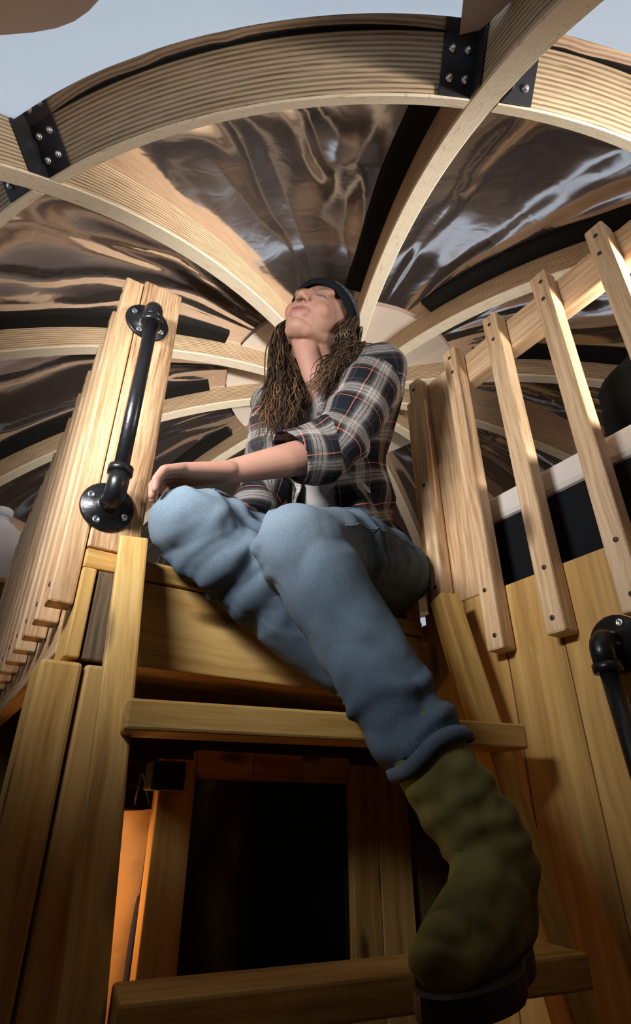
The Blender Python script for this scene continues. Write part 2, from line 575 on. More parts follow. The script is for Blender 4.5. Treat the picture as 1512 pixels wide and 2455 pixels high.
# foil between the ribs above the ring (ceiling), fabric below it
ceiling = empty('ceiling', (CX, CY, ZC + RS + DEP), kind='structure')
ceiling['label'] = 'reflective foil ceiling of the dome'
def panel(a0, a1, pol0, pol1, rad, name, mat, parent, amp, nu=30, nv=40, sag=0.0, seed=0, fold=0.0):
    vs, fs = [], []
    for j in range(nv + 1):
        v = j / nv
        pol = pol0 + (pol1 - pol0) * v
        for i in range(nu + 1):
            u = i / nu
            az = a0 + (a1 - a0) * u
            edge = math.sin(math.pi * u) ** 0.7 * min(1, 4 * v, 4 * (1 - v) + 0.15)
            p = sph(az, pol, 1.0)
            q = Vector((u * 2.0, v * 2.6, seed * 7.3))
            nz = mnoise.noise(q * 1.05) * 0.65 + mnoise.noise(q * 2.9 + Vector((3, 1, 0))) * 0.12
            rd = 1 - abs(mnoise.noise(Vector((u * 5.0 + nz, v * 1.2, seed * 3.1 + 9))))
            h = edge * (sag + amp * nz + fold * max(0, rd - 0.82) * 5)
            vs.append(sph(az, pol, rad + h))
    for j in range(nv):
        for i in range(nu):
            k = j * (nu + 1) + i
            fs.append((k, k + 1, k + nu + 2, k + nu + 1))
    me = mesh_from(name, vs, fs, mat, True)
    return put(name, me, parent)
for i, a0 in enumerate(AZS):
    a1 = AZS[(i + 1) % len(AZS)]
    if a1 < a0: a1 += 360
    o = panel(a0, a1, 0.222, POL_RING + 0.02, RS + DEP - 0.012, 'foil_panel', M['foil'], ceiling, 0.030, sag=0.035, seed=i, fold=-0.014)
# apex liner disc under the ribs' outer edges
vs, fs = [], []
nr, na = 6, 64
for j in range(nr + 1):
    for k in range(na):
        vs.append(sph(360 * k / na, 0.001 + (0.236) * j / nr, RS + DEP - 0.017 - 0.004 * (j == nr)))
for j in range(nr):
    for k in range(na):
        k2 = (k + 1) % na
        fs.append((j * na + k, j * na + k2, (j + 1) * na + k2, (j + 1) * na + k))
put('apex_liner', mesh_from('apex_liner', vs, fs, M['disc'], True), ceiling)
# timber hub where the ribs meet
hub = empty('dome_hub', (CX, CY, ZC + RS + 0.02), 'round timber hub joining the ribs above the woman', 'hub')
put('hub_block', revolve([(0.164, 0.0), (0.168, 0.006), (0.168, 0.11), (0.161, 0.116)], 36, M['pine']), hub, None, (CX, CY, ZC + RS - 0.004))

wall_f = empty('wall_front', sph(217, 1.6, RS + DEP), kind='structure')
wall_b = empty('wall_back', sph(37, 1.6, RS + DEP), kind='structure')
for i, a0 in enumerate(AZS):
    a1 = AZS[(i + 1) % len(AZS)]
    if a1 < a0: a1 += 360
    near = 140 < (a0 + a1) / 2 < 300 or 30 < (a0 + a1) / 2 < 120
    panel(a0, a1, POL_RING + 0.01, math.radians(95), RS + DEP - 0.004, 'fabric_panel' if near else 'liner_panel', M['tent'] if near else M['liner'],
          wall_f if near else wall_b, 0.02, nu=16, nv=24, sag=0.022, seed=i + 30)

# lower room: floor and knee wall
vs = [(CX + 2.74 * math.cos(2 * math.pi * k / 64), CY + 2.74 * math.sin(2 * math.pi * k / 64), -HZ) for k in range(64)]
fl = put('floor', mesh_from('floor', vs, [tuple(range(64))], M['floor'])); tag(fl, kind='structure')
prof = []
for z in (0.50, 0.3, 0.1, -0.1, -0.3, -0.55):
    prof.append((math.sqrt((RS + DEP - 0.03) ** 2 - (z - ZC) ** 2), z))
prof.append((2.76, -HZ))
vs, fs = [], []
for k in range(96):
    a = 2 * math.pi * k / 96
    for r, z in prof:
        vs.append((CX + r * math.cos(a), CY + r * math.sin(a), z))
np_ = len(prof)
for k in range(96):
    for j in range(np_ - 1):
        k2 = (k + 1) % 96
        fs.append((k * np_ + j, k * np_ + j + 1, k2 * np_ + j + 1, k2 * np_ + j))
kw = put('wall_lower', mesh_from('wall_lower', vs, fs, M['dark_wall'])); tag(kw, kind='structure')
# opaque liner added to hold back fabric light; its peaks imitate grey shading
vs, fs = [], []
for k in range(361):
    az = 360 * k / 360
    d = (az - 229.5 + 180) % 360 - 180
    d2 = (az - 258 + 180) % 360 - 180
    zt = 1.04 + 0.195 * math.exp(-(d / 6.0) ** 2) + 0.012 * math.sin(az * 0.21) + 0.31 * math.exp(-((az - 239.5) / 3.0) ** 2) + 0.36 * math.exp(-((az - 208.6) / 2.2) ** 2) - 0.10 * math.exp(-(d2 / 15) ** 4) - 0.44 * math.exp(-((az - 80) / 36) ** 6)
    for q in range(7):
        z = 0.50 + (zt - 0.50) * q / 6
        r = math.sqrt((RS + DEP - 0.034) ** 2 - (z - ZC) ** 2)
        vs.append((CX + r * math.sin(math.radians(az)), CY + r * math.cos(math.radians(az)), z))
for k in range(360):
    for q in range(6):
        fs.append((k * 7 + q, k * 7 + q + 1, (k + 1) * 7 + q + 1, (k + 1) * 7 + q))
sk = put('added_skirt', mesh_from('added_skirt', vs, fs, M['liner'], True)); tag(sk, kind='structure')

# unseen frames added round the two area lights, without panes
def added_frame(name, spec):
    loc, tgt, sx, sy = Vector(spec[0]), Vector(spec[1]), spec[2], spec[3]
    q = (tgt - loc).to_track_quat('-Z', 'Y').to_matrix()
    ex, ey, ez = q @ Vector((1, 0, 0)), q @ Vector((0, 1, 0)), q @ Vector((0, 0, 1))
    root = empty(name, loc + ez * 0.01, kind='structure')
    w = 0.035
    for sg in (-1, 1):
        c = loc + ez * 0.005 + ey * sg * (sy / 2 + w / 2 + 0.004)
        board('frame_bar', c - ex * (sx / 2 + w), c + ex * (sx / 2 + w), ey, w, 0.03, M['pine'], root)
        c = loc + ez * 0.005 + ex * sg * (sx / 2 + w / 2 + 0.004)
        board('frame_bar', c - ey * (sy / 2 + 0.002), c + ey * (sy / 2 + 0.002), ex, w, 0.03, M['pine'], root)
added_frame('added_frame_1', REAR_LIGHT)
added_frame('added_frame_2', LEFT_FILL)

# ------------------------------------------------------------------ loft platform
ZF = 0.40
YF = 0.92
loft = empty('loft_platform', (1.1, 1.9, 0.2), 'pine loft platform with rim board that the woman sits on', 'platform')
for k in range(12):
    y0 = YF + 0.035 + k * 0.14
    abox('deck_board', (0.145, y0, ZF - 0.035), (2.55, y0 + 0.136, ZF), M['board'], loft, 0.002)
for k in range(9):
    y0 = -0.30 + k * 0.14
    abox('deck_board', (0.93, y0, ZF - 0.035), (2.4, min(y0 + 0.136, YF + 0.03), ZF), M['board'], loft, 0.002)
abox('edge_board', (0.1395, YF + 0.002, 0.363), (0.905, YF + 0.034, 0.398), M['pine_warm'], loft, 0.003)       # nosing
abox('corner_block', (0.862, YF + 0.006, 0.3985), (0.906, YF + 0.05, 0.462), M['pine_warm'], loft, 0.003)
abox('rim_board', (0.205, YF + 0.006, 0.213), (0.905, YF + 0.044, 0.360), M['board'], loft, 0.003)
abox('rim_board', (0.140, YF + 0.10, 0.238), (0.178, 2.62, 0.362), M['pine'], loft, 0.003)

# boarded side of the bunk on the right
wr = empty('wall_right', (0.927, 0.35, -HZ), kind='structure')
seams = [0.915, 0.792, 0.700, 0.573, 0.445, 0.31, 0.17, 0.03, -0.11, -0.25]
for k in range(len(seams) - 1):
    hi, lo = seams[k], seams[k + 1]
    abox('plank', (0.908 + 0.0008 * (k % 3), lo + 0.0012, -HZ), (0.946, hi - 0.0012, 0.413), M['board'], wr, 0.002)

# ------------------------------------------------------------------ railings
def screw_dot():
    if 's' not in _b:
        _b['s'] = revolve([(0.0048, 0), (0.0048, 0.0012), (0.003, 0.0016)], 8, M['screw_dark'])
    return _b['s']

rr = empty('loft_railing', (0.90, 0.4, ZF - 0.09), 'pine railing with square balusters along the right bunk', 'railing', 'pine loft railings')
abox('handrail', (0.910, 0.05, 0.966), (0.948, 0.775, 1.056), M['pine'], rr, 0.004)
BW = 0.040
for k, y in enumerate((0.695, 0.560, 0.420, 0.283, 0.147)):
    b = abox('baluster', (0.868, y - BW / 2, 0.277), (0.908, y + BW / 2, 1.066), M['pine'], rr, 0.005)
    for z in (1.035, 0.985, 0.40, 0.305):
        put('screw', screw_dot(), b, zmat((-1, 0, 0)), (0.868, y + random.uniform(-0.006, 0.006), z))
b = abox('baluster', (0.868, 0.812, 0.40), (0.906, 0.850, 1.062), M['pine'], rr, 0.005)
for z in (1.03, 0.72, 0.45):
    put('screw', screw_dot(), b, zmat((-1, 0, 0)), (0.868, 0.832, z))
abox('corner_post', (0.9085, 0.720, 0.414), (0.954, 0.842, 1.058), M['pine'], rr, 0.004)
abox('corner_post', (0.9085, 0.850, 0.414), (0.954, 0.905, 1.046), M['pine_warm'], rr, 0.004)

lr = empty('loft_railing', (0.14, 1.7, ZF - 0.16), 'pine railing of closely set balusters receding on the left', 'railing', 'pine loft railings')
y = 0.945
k = 0
while y < 2.62:
    b = abox('baluster', (0.099, y - 0.020, 0.296), (0.138, y + 0.020, 1.062 + 0.006 * math.sin(k * 2.1)), M['pine'], lr, 0.004)
    if k < 6:
        for z in (1.03, 0.33):
            put('screw', screw_dot(), b, zmat((-1, 0, 0)), (0.099, y, z))
    y += 0.118
    k += 1
abox('handrail', (0.139, 1.03, 0.955), (0.177, 2.62, 1.045), M['pine'], lr, 0.004)

# reclaimed corner post carrying the grab bar, stacked from timbers
po = empty('timber_post', (0.17, 0.96, -HZ), 'reclaimed timber post with cracked lower half left of the ladder', 'post')
abox('upper_timber', (0.1395, YF, 0.400), (0.226, YF + 0.10, 1.072), M['reclaimed'], po, 0.004)
abox('plank', (0.1395, YF - 0.002, 0.212), (0.1625, YF + 0.09, 0.362), M['pine_warm'], po, 0.003)
abox('plank', (0.166, YF + 0.002, 0.212), (0.204, YF + 0.09, 0.362), M['dark_plank'], po, 0.003)
abox('lower_timber', (0.110, YF - 0.004, -HZ), (0.170, YF + 0.10, 0.206), M['pine_warm'], po, 0.006)
abox('lower_timber', (0.1745, YF, -HZ), (0.245, YF + 0.10, 0.206), M['board'], po, 0.006)

# ------------------------------------------------------------------ black pipe grab bars
def grab_bar(label, top, bot, nrm, side, rfl=0.047, rp=0.0135, stand=0.055):
    """pipe between two round flanges on a face with normal nrm"""
    nrm = Vector(nrm).normalized(); top = Vector(top); bot = Vector(bot)
    ax = (bot - top).normalized()
    root = empty('grab_bar', bot, label, 'grab bar', 'black pipe grab bars')
    for p, s, rf in ((top, 1, rfl), (bot, -1, rfl)):
        fl = put('flange', revolve([(rf, 0), (rf, 0.004), (rf * 0.95, 0.006), (rf * 0.5, 0.007), (rf * 0.46, 0.018)], 32, M['steel']), root, zmat(nrm), p)
        for q in range(4):
            a = math.pi / 4 + q * math.pi / 2 + 0.35
            e1 = zmat(nrm) @ Vector((math.cos(a), math.sin(a), 0))
            sc = put('screw', screw_washer(), fl, zmat(nrm), p + e1 * rf * 0.72 + nrm * 0.0055)
        # elbow from the flange round into the pipe
        pts = []
        for t in np.linspace(0, 1, 9):
            if t < 0.35:
                pts.append(p + nrm * (0.012 + (stand - 0.028) * t / 0.35))
            else:
                th = (t - 0.35) / 0.65 * math.pi / 2
                rr_ = 0.022
                c = p + nrm * (stand - rr_) + ax * s * rr_
                pts.append(c + nrm * rr_ * math.sin(th) - ax * s * rr_ * math.cos(th))
        pts.append(pts[-1] + ax * s * 0.022)
        rad = [rp * 1.35] * len(pts)
        put('elbow', tube_mesh(pts, rad, 16, M['steel']), root)
        e = pts[-1]
        put('collar', tube_mesh([e - ax * s * 0.004, e - ax * s * 0.003, e + ax * s * 0.010, e + ax * s * 0.011], [rp * 1.3, rp * 1.62, rp * 1.62, rp * 1.3], 16, M['steel']), root)
    put('pipe', tube_mesh([top + nrm * stand + ax * 0.04, bot + nrm * stand - ax * 0.04], rp, 20, M['steel']), root)
    return root
def screw_washer():
    if 'w' not in _b:
        _b['w'] = revolve([(0.0068, 0), (0.0068, 0.0016), (0.0038, 0.0024), (0.0030, 0.0012)], 14, M['zinc'])
    return _b['w']
grab_bar('vertical black pipe grab bar on the reclaimed post left of the woman', (0.160, YF, 0.944), (0.157, YF, 0.480), (0, -1, 0), 1)
grab_bar('black pipe grab bar low on the boarded wall at the right edge', (0.908, 0.478, 0.246), (0.908, 0.45, -0.30), (-1, 0, 0), 1)

# ------------------------------------------------------------------ ladder
lad = empty('loft_ladder', (0.5, 0.55, -HZ), 'pine ladder with flat rungs leaning against the loft edge', 'ladder')
uL = Vector((0.618, -0.124, 0)).normalized()
dn = Vector((0, -0.225, -1)).normalized()
fwd = Vector((uL.y, -uL.x, 0)).normalized()      # horizontal, towards the camera
fl_ = (fwd - dn * fwd.dot(dn)).normalized()
if fl_.y > 0: fl_ = -fl_
RW, RD = 0.047, 0.048
Ltop = Vector((0.226, 0.870, 0.417)) - uL * RW / 2 - fl_ * RD / 2
Rtop = Vector((0.846, 0.744, 0.402)) - uL * RW / 2 - fl_ * RD / 2
for T in (Ltop, Rtop):
    board('side_rail', T, T + dn * 1.66, fl_, RD, RW, M['pine_warm'], lad, 0.004)
for zt in (0.130, -0.157, -0.445, -0.73):
    t = (0.417 - zt) / -dn.z
    pl = Ltop + dn * t + fl_ * (RD / 2); pr = Rtop + dn * ((0.402 - zt) / -dn.z) + fl_ * (RD / 2)
    pl.z = pr.z = zt - 0.019
    hw = Vector((uL.y, -uL.x, 0)); hw = hw if hw.y < 0 else -hw
    dpt = 0.085
    r = board('rung', pl + hw * 0.03 + uL * (0.010 if zt > 0 else 0.028), pr + hw * 0.03 + uL * (0.006 if zt > 0 else -0.024), hw, dpt, 0.038, M['pine_warm'], lad, 0.004)

# ------------------------------------------------------------------ under the loft: dark opening with its frame
YB = 1.35
wu = empty('wall_underloft', (0.8, YB + 0.03, -HZ), kind='structure')
for k, (x0, x1) in enumerate(((0.462, 0.548), (1.000, 1.088), (1.090, 1.20))):
    abox('plank', (x0, YB, -HZ), (x1, YB + 0.035, 0.120 if k else 0.112), M['board'], wu, 0.003)
for k, (x0, x1) in enumerate(((0.550, 0.700), (0.702, 0.845), (0.847, 0.998))):
    abox('plank', (x0, YB + 0.001, 0.072), (x1, YB + 0.033, 0.135), M['board'], wu, 0.003)
abox('plank', (0.550, YB + 0.001, -HZ), (0.998, YB + 0.033, -0.50), M['board'], wu, 0.003)
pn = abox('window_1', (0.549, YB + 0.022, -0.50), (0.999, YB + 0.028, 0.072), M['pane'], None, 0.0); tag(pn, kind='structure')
abox('back_board', (1.20, YB + 0.03, -HZ), (2.0, YB + 0.06, 0.36), M['dark_wall'], wu, 0.003)
bb = abox('wall_end', (0.185, 2.35, -HZ), (2.4, 2.40, 0.360), M['dark_wall']); tag(bb, kind='structure')

# ------------------------------------------------------------------ bunk mattress and cushion
mt = empty('mattress', (1.3, 0.3, ZF), 'black-sided mattress with white quilted top border behind the right railing', 'mattress')
abox('black_side', (0.962, -0.20, ZF + 0.001), (1.95, 0.735, 0.592), M['black_fabric'], mt, 0.012)
abox('quilted_top', (0.957, -0.205, 0.588), (1.955, 0.740, 0.655), M['quilt'], mt, 0.014)

# ------------------------------------------------------------------ loose things
def soft_box(lo, hi, mat, seed=0, amp=0.012, puff=0.5, n=14):
    """cushion: a rounded, slightly dented pillow form"""
    lo, hi = Vector(lo), Vector(hi)
    c = (lo + hi) / 2; s = (hi - lo) / 2
    bm = bmesh.new()
    bmesh.ops.create_cube(bm, size=2.0)
    bmesh.ops.subdivide_edges(bm, edges=bm.edges[:], cuts=n, use_grid_fill=True)
    for v in bm.verts:
        p = v.co.copy()
        q = p.normalized()
        e = (abs(p.x) ** 4 + abs(p.y) ** 4 + abs(p.z) ** 4) ** 0.25
        p = p / e
        p = p * (1 - 0.12 * puff * (abs(p.x * p.y) + abs(p.y * p.z) + abs(p.x * p.z)))
        k = 1 + amp * 6 * mnoise.noise(q * 2.2 + Vector((seed, 0, 0)))
        v.co = Vector((p.x * s.x * k, p.y * s.y * k, p.z * s.z * k))
    me = bpy.data.meshes.new('soft'); bm.to_mesh(me); bm.free()
    me.materials.append(mat)
    me.polygons.foreach_set('use_smooth', [True] * len(me.polygons))
    return me, c
me, c = soft_box((1.04, 0.02, 0.655), (1.34, 0.50, 0.93), M['black_fabric'])
o = put('cushion', me, None, None, c); tag(o, 'black rounded cushion on the mattress at the right edge', 'cushion')

# white jug on a small shelf past the left railing
JX, JY, JZ = 0.015, 2.74, 0.90
sh = abox('shelf_board', (-0.32, JY - 0.14, JZ - 0.026), (0.12, JY + 0.14, JZ - 0.001), M['board'], None, 0.003); tag(sh, 'small pine shelf board under the white jug', 'shelf')
jug = empty('water_jug', (JX, JY, JZ), 'white plastic jug at the left edge behind the balusters', 'jug')
put('body', revolve([(0.095, 0), (0.105, 0.01), (0.105, 0.23), (0.098, 0.26), (0.060, 0.30), (0.034, 0.315), (0.033, 0.34)], 28, M['jug']), jug, None, (JX, JY, JZ))
put('cap', revolve([(0.040, 0), (0.042, 0.004), (0.042, 0.034), (0.036, 0.040)], 22, M['jug']), jug, None, (JX, JY, JZ + 0.338))
put('handle', tube_mesh([(JX - 0.055, JY - 0.02, JZ + 0.30), (JX - 0.11, JY - 0.025, JZ + 0.29), (JX - 0.13, JY - 0.025, JZ + 0.24), (JX - 0.10, JY - 0.02, JZ + 0.20)], 0.014, 10, M['jug']), jug)

# amber cloth hanging from a hook in the lamplight under the loft
def hanging_cloth(x0, x1, y, z0, z1, mat, folds, amp, seed):
    vs, fs = [], []
    nu, nv = 28, 24
    for j in range(nv + 1):
        for i in range(nu + 1):
            u, v = i / nu, j / nv
            x = x0 + (x1 - x0) * u
            z = z1 + (z0 - z1) * v
            d = amp * math.sin(u * folds * 6.28 + 1.5 * v + seed) * (0.4 + v) + 0.5 * amp * mnoise.noise(Vector((u * 3, v * 3, seed)))
            vs.append((x, y + d, z))
    for j in range(nv):
        for i in range(nu):
            k = j * (nu + 1) + i
            fs.append((k, k + 1, k + nu + 2, k + nu + 1))
    n = len(vs)
    vs += [(a, b + 0.004, c_) for a, b, c_ in vs]
    fs += [tuple(n + q for q in reversed(f)) for f in fs]
    return mesh_from('cloth', vs, fs, mat, True)
hc = empty('hanging_cloth', (0.40, 1.52, -0.45), 'amber lit cloth hanging in the gap between post and dark opening', 'cloth')
put('cloth', hanging_cloth(0.24, 0.525, 1.52, -0.46, 0.012, M['amber_cloth'], 1.5, 0.012, 2.0), hc)
put('hook', tube_mesh([(0.465, 1.52, 0.012), (0.468, 1.515, 0.095), (0.478, 1.515, 0.080), (0.505, 1.517, 0.012)], 0.0035, 8, M['bracket']), hc)
put('hanger_bar', tube_mesh([(0.33, 1.518, 0.012), (0.52, 1.518, 0.012)], 0.005, 8, M['bracket']), hc)
nb = empty('navy_bag', (0.47, 1.40, -0.46), 'narrow navy cloth bag hanging beside the amber cloth', 'bag')
me, c = soft_box((0.458, 1.39, -0.46), (0.482, 1.42, -0.15), M['blue_cloth'], 3)
put('bag_body', me, nb, None, c)
put('strap', tube_mesh([(0.470, 1.40, -0.16), (0.470, 1.395, -0.08), (0.468, 1.386, -0.06)], 0.005, 8, M['blue_cloth']), nb)
sp = empty('speaker_box', (0.462, 1.32, 0.03), 'small black box fixed to the top corner of the dark opening frame', 'box')
abox('case', (0.425, 1.295, 0.045), (0.502, 1.348, 0.104), M['bracket'], sp, 0.004)
abox('front_grille', (0.432, 1.291, 0.052), (0.495, 1.296, 0.097), M['foam'], sp, 0.001)
# the lamp behind: a small warm bulb under the loft
LX, LY, LZ = 0.262, 1.41, -0.13
lp = empty('pendant_lamp', (LX, LY, LZ), 'small warm lamp under the loft behind the ladder post', 'lamp')
put('socket', revolve([(0.014, 0), (0.016, 0.01), (0.016, 0.05), (0.008, 0.06)], 16, M['bracket']), lp, None, (LX, LY, LZ + 0.052))
put('cord', tube_mesh([(LX, LY, LZ + 0.11), (LX, LY, 0.364)], 0.003, 6, M['bracket']), lp)
bm_, bnt, bb_, bo_ = new_mat('lamp_bulb')
bb_.inputs['Emission Color'].default_value = (1.0, 0.50, 0.16, 1); bb_.inputs['Emission Strength'].default_value = 30.0
put('bulb', revolve([(0.004, 0), (0.014, 0.006), (0.020, 0.022), (0.016, 0.04), (0.011, 0.052)], 16, bm_), lp, None, (LX, LY, LZ))
ld = bpy.data.lights.new('lamp_glow', 'POINT'); ld.energy = 1.6; ld.color = (1.0, 0.48, 0.14); ld.shadow_soft_size = 0.025
lo_ = bpy.data.objects.new('lamp_glow', ld); COL.objects.link(lo_); lo_.location = (LX, LY, LZ - 0.04 + HZ)

# ------------------------------------------------------------------ the woman on the loft edge
def add_capsule(bm, p0, p1, r0, r1, seg=18, rings=6, squash=None):
    """tapered capsule; squash = (dir, factor) flattens the section along dir"""
    p0, p1 = Vector(p0), Vector(p1)
    ax = p1 - p0
    L = ax.length
    if L < 1e-6: ax = Vector((0, 0, 1)); L = 1e-6
    t = ax.normalized()
    ref = Vector((0, 0, 1)) if abs(t.z) < 0.9 else Vector((1, 0, 0))
    a = t.cross(ref).normalized(); b = t.cross(a)
    rows = []
    for i in range(rings + 1):
        th = math.pi / 2 * i / rings
        rows.append((p0 - t * r0 * math.cos(th), r0 * math.sin(th)))
    for i in range(rings + 1):
        th = math.pi / 2 * i / rings
        rows.append((p1 + t * r1 * math.sin(th), r1 * math.cos(th)))
    vr = []
    for c, r in rows:
        row = []
        for k in range(seg):
            th = 2 * math.pi * k / seg
            o = (a * math.cos(th) + b * math.sin(th)) * max(r, 1e-4)
            if squash:
                d = Vector(squash[0]).normalized()
                o -= d * o.dot(d) * (1 - squash[1])
            row.append(bm.verts.new(c + o))
        vr.append(row)
    for i in range(len(vr) - 1):
        for k in range(seg):
            k2 = (k + 1) % seg
            bm.faces.new((vr[i][k], vr[i][k2], vr[i + 1][k2], vr[i + 1][k]))
    bm.faces.new(vr[0][::-1]); bm.faces.new(vr[-1])

def add_ellipsoid(bm, c, rad, rot, seg=20, rings=12):
    m = Matrix.Translation(Vector(c)) @ rot.to_4x4() @ Matrix.Diagonal((rad[0], rad[1], rad[2], 1))
    bmesh.ops.create_uvsphere(bm, u_segments=seg, v_segments=rings, radius=1.0, matrix=m)

def chain(bm, pts, rads, **kw):
    for i in range(len(pts) - 1):
        add_capsule(bm, pts[i], pts[i + 1], rads[i], rads[i + 1], **kw)

def fuse(bm, voxel, smooth_it, factor=0.5):
    """one continuous surface from overlapping volumes"""
    bmesh.ops.recalc_face_normals(bm, faces=bm.faces[:])
    me = bpy.data.meshes.new('raw'); bm.to_mesh(me); bm.free()
    o = bpy.data.objects.new('raw', me); COL.objects.link(o)
    md = o.modifiers.new('r', 'REMESH'); md.mode = 'VOXEL'; md.voxel_size = voxel; md.adaptivity = 0.0
    ms = o.modifiers.new('s', 'SMOOTH'); ms.factor = factor; ms.iterations = smooth_it
    dg = bpy.context.evaluated_depsgraph_get()
    res = bpy.data.meshes.new_from_object(o.evaluated_get(dg))
    bpy.data.objects.remove(o); bpy.data.meshes.remove(me)
    res.polygons.foreach_set('use_smooth', [True] * len(res.polygons))
    return res

def get_co(me):
    a = np.empty(len(me.vertices) * 3); me.vertices.foreach_get('co', a); return a.reshape(-1, 3)
def get_no(me):
    a = np.empty(len(me.vertices) * 3); me.vertices.foreach_get('normal', a); return a.reshape(-1, 3)
def set_co(me, a):
    me.vertices.foreach_set('co', a.reshape(-1)); me.update()
def fattr(me, name, val):
    at = me.attributes.new(name, 'FLOAT', 'POINT'); at.data.foreach_set('value', np.asarray(val, dtype=np.float32))
def cattr(me, name, rgb):
    at = me.attributes.new(name, 'FLOAT_COLOR', 'POINT')
    a = np.ones((len(rgb), 4), dtype=np.float32); a[:, :3] = rgb
    at.data.foreach_set('color', a.reshape(-1))
def seg_t(P, a, b):
    a = np.array(a); b = np.array(b); d = b - a
    t = ((P - a) @ d) / (d @ d)
    tc = np.clip(t, 0, 1)
    dist = np.linalg.norm(P - (a + tc[:, None] * d), axis=1)
    return t, dist
def noise_field(P, scale, seed):
    return np.array([mnoise.noise(Vector((p[0] * scale + seed, p[1] * scale, p[2] * scale))) for p in P])
def cut_faces(me, mask):
    """delete the vertices where mask is True"""
    bm = bmesh.new(); bm.from_mesh(me)
    bm.verts.ensure_lookup_table()
    bmesh.ops.delete(bm, geom=[bm.verts[i] for i in np.nonzero(mask)[0]], context='VERTS')
    nb_ = {}
    for e in bm.edges:
        if len(e.link_faces) == 1:
            a, b = e.verts
            nb_.setdefault(a, []).append(b); nb_.setdefault(b, []).append(a)
    for _ in range(10):
        new = {v: (v.co * 0.4 + sum((q.co for q in ns), Vector()) / len(ns) * 0.6) for v, ns in nb_.items() if len(ns) == 2}
        for v, c in new.items(): v.co = c
    bm.to_mesh(me); bm.free(); me.update()
    me.polygons.foreach_set('use_smooth', [True] * len(me.polygons))

def catmull(pts, n):
    pts = [Vector(p) for p in pts]
    pts = [pts[0] * 2 - pts[1]] + pts + [pts[-1] * 2 - pts[-2]]
    res = []
    m_ = len(pts) - 3
    for k in range(n + 1):
        u = k / n * m_
        i = min(int(u), m_ - 1); t = u - i
        p0, p1, p2, p3 = pts[i:i + 4]
        res.append(0.5 * ((2 * p1) + (p2 - p0) * t + (2 * p0 - 5 * p1 + 4 * p2 - p3) * t * t + (3 * p1 - p0 - 3 * p2 + p3) * t ** 3))
    return res
hipL, hipR = (0.79, 0.915, 0.497), (0.71, 1.055, 0.497)
kneeL, ankL = (0.432, 0.706, 0.385), (0.594, 0.525, -0.05)
kneeR, ankR = (0.293, 0.850, 0.450), (0.625, 0.80, 0.215)
waist, chest, neckb = (0.715, 0.965, 0.63), (0.645, 0.905, 0.80), (0.578, 0.858, 0.935)
shL, shR = (0.655, 0.735, 0.918), (0.515, 0.975, 0.918)
elbL, wriL = (0.540, 0.775, 0.662), (0.345, 0.828, 0.572)
elbR, wriR = (0.500, 0.985, 0.66), (0.455, 0.945, 0.56)
HC = Vector((0.548, 0.826, 1.085))
hf = Vector((-0.78, -0.60, 0.16)).normalized()
hl = Vector((0, 0, 1)).cross(hf).normalized()
hl = (hl + Vector((0, 0, -0.36))).normalized()
hf = (hf - hl * hf.dot(hl)).normalized()
hu = hf.cross(hl).normalized()
HROT = Matrix((hf, hl, hu)).transposed()
def hd(f, l, u):
    return HC + hf * f + hl * l + hu * u

bm = bmesh.new()
# trunk and limbs (slim, mostly under clothes)
chain(bm, [hipR, hipL], [0.095, 0.095])
chain(bm, [(0.75, 0.985, 0.50), waist, chest, neckb], [0.10, 0.088, 0.10, 0.06])
chain(bm, [shR, neckb, shL], [0.045, 0.050, 0.045])
chain(bm, [hipL, kneeL, ankL], [0.075, 0.052, 0.026])
chain(bm, [hipR, kneeR, ankR], [0.075, 0.052, 0.026])
chain(bm, [ankL, (0.50, 0.49, -0.112)], [0.026, 0.016])
chain(bm, [ankR, (0.60, 0.77, 0.175)], [0.026, 0.016])
chain(bm, [shL, elbL], [0.044, 0.036])
fm = Vector(elbL).lerp(Vector(wriL), 0.35)
chain(bm, [elbL, fm, wriL], [0.036, 0.0365, 0.0235])
chain(bm, [shR, elbR, wriR], [0.044, 0.035, 0.025])
chain(bm, [wriR, (0.43, 0.91, 0.535)], [0.025, 0.022])
# neck and head
chain(bm, [neckb, hd(-0.028, 0, -0.055)], [0.056, 0.050])
chain(bm, [(0.545, 0.83, 0.905), hd(0.012, 0, -0.085)], [0.030, 0.030])
add_ellipsoid(bm, hd(-0.018, 0, 0.035), (0.095, 0.076, 0.088), HROT)
add_ellipsoid(bm, hd(0.030, 0, -0.018), (0.060, 0.062, 0.082), HROT)
add_ellipsoid(bm, hd(0.058, 0, -0.088), (0.027, 0.028, 0.021), HROT)
chain(bm, [hd(0.052, 0.018, -0.088), hd(-0.012, 0.046, -0.044)], [0.018, 0.022])
chain(bm, [hd(0.052, -0.018, -0.088), hd(-0.012, -0.046, -0.044)], [0.018, 0.022])
add_ellipsoid(bm, hd(0.018, 0, -0.068), (0.052, 0.044, 0.030), HROT)
add_ellipsoid(bm, hd(0.032, 0, -0.045), (0.054, 0.056, 0.052), HROT)
for s_ in (1, -1):
    add_ellipsoid(bm, hd(0.056, 0.036 * s_, -0.028), (0.026, 0.024, 0.026), HROT)
    add_ellipsoid(bm, hd(0.069, 0.030 * s_, 0.030), (0.015, 0.026, 0.012), HROT)
    add_ellipsoid(bm, hd(0.097, 0.0108 * s_, -0.031), (0.0100, 0.0068, 0.0070), HROT)
    add_ellipsoid(bm, hd(-0.01, 0.074 * s_, -0.012), (0.018, 0.007, 0.030), HROT)
    add_ellipsoid(bm, hd(0.0745, 0.031 * s_, 0.010), (0.0115, 0.0155, 0.0085), HROT)
chain(bm, [hd(0.084, 0, 0.018), hd(0.107, 0, -0.026)], [0.0080, 0.0094])
add_ellipsoid(bm, hd(0.079, 0, -0.058), (0.014, 0.028, 0.017), HROT)
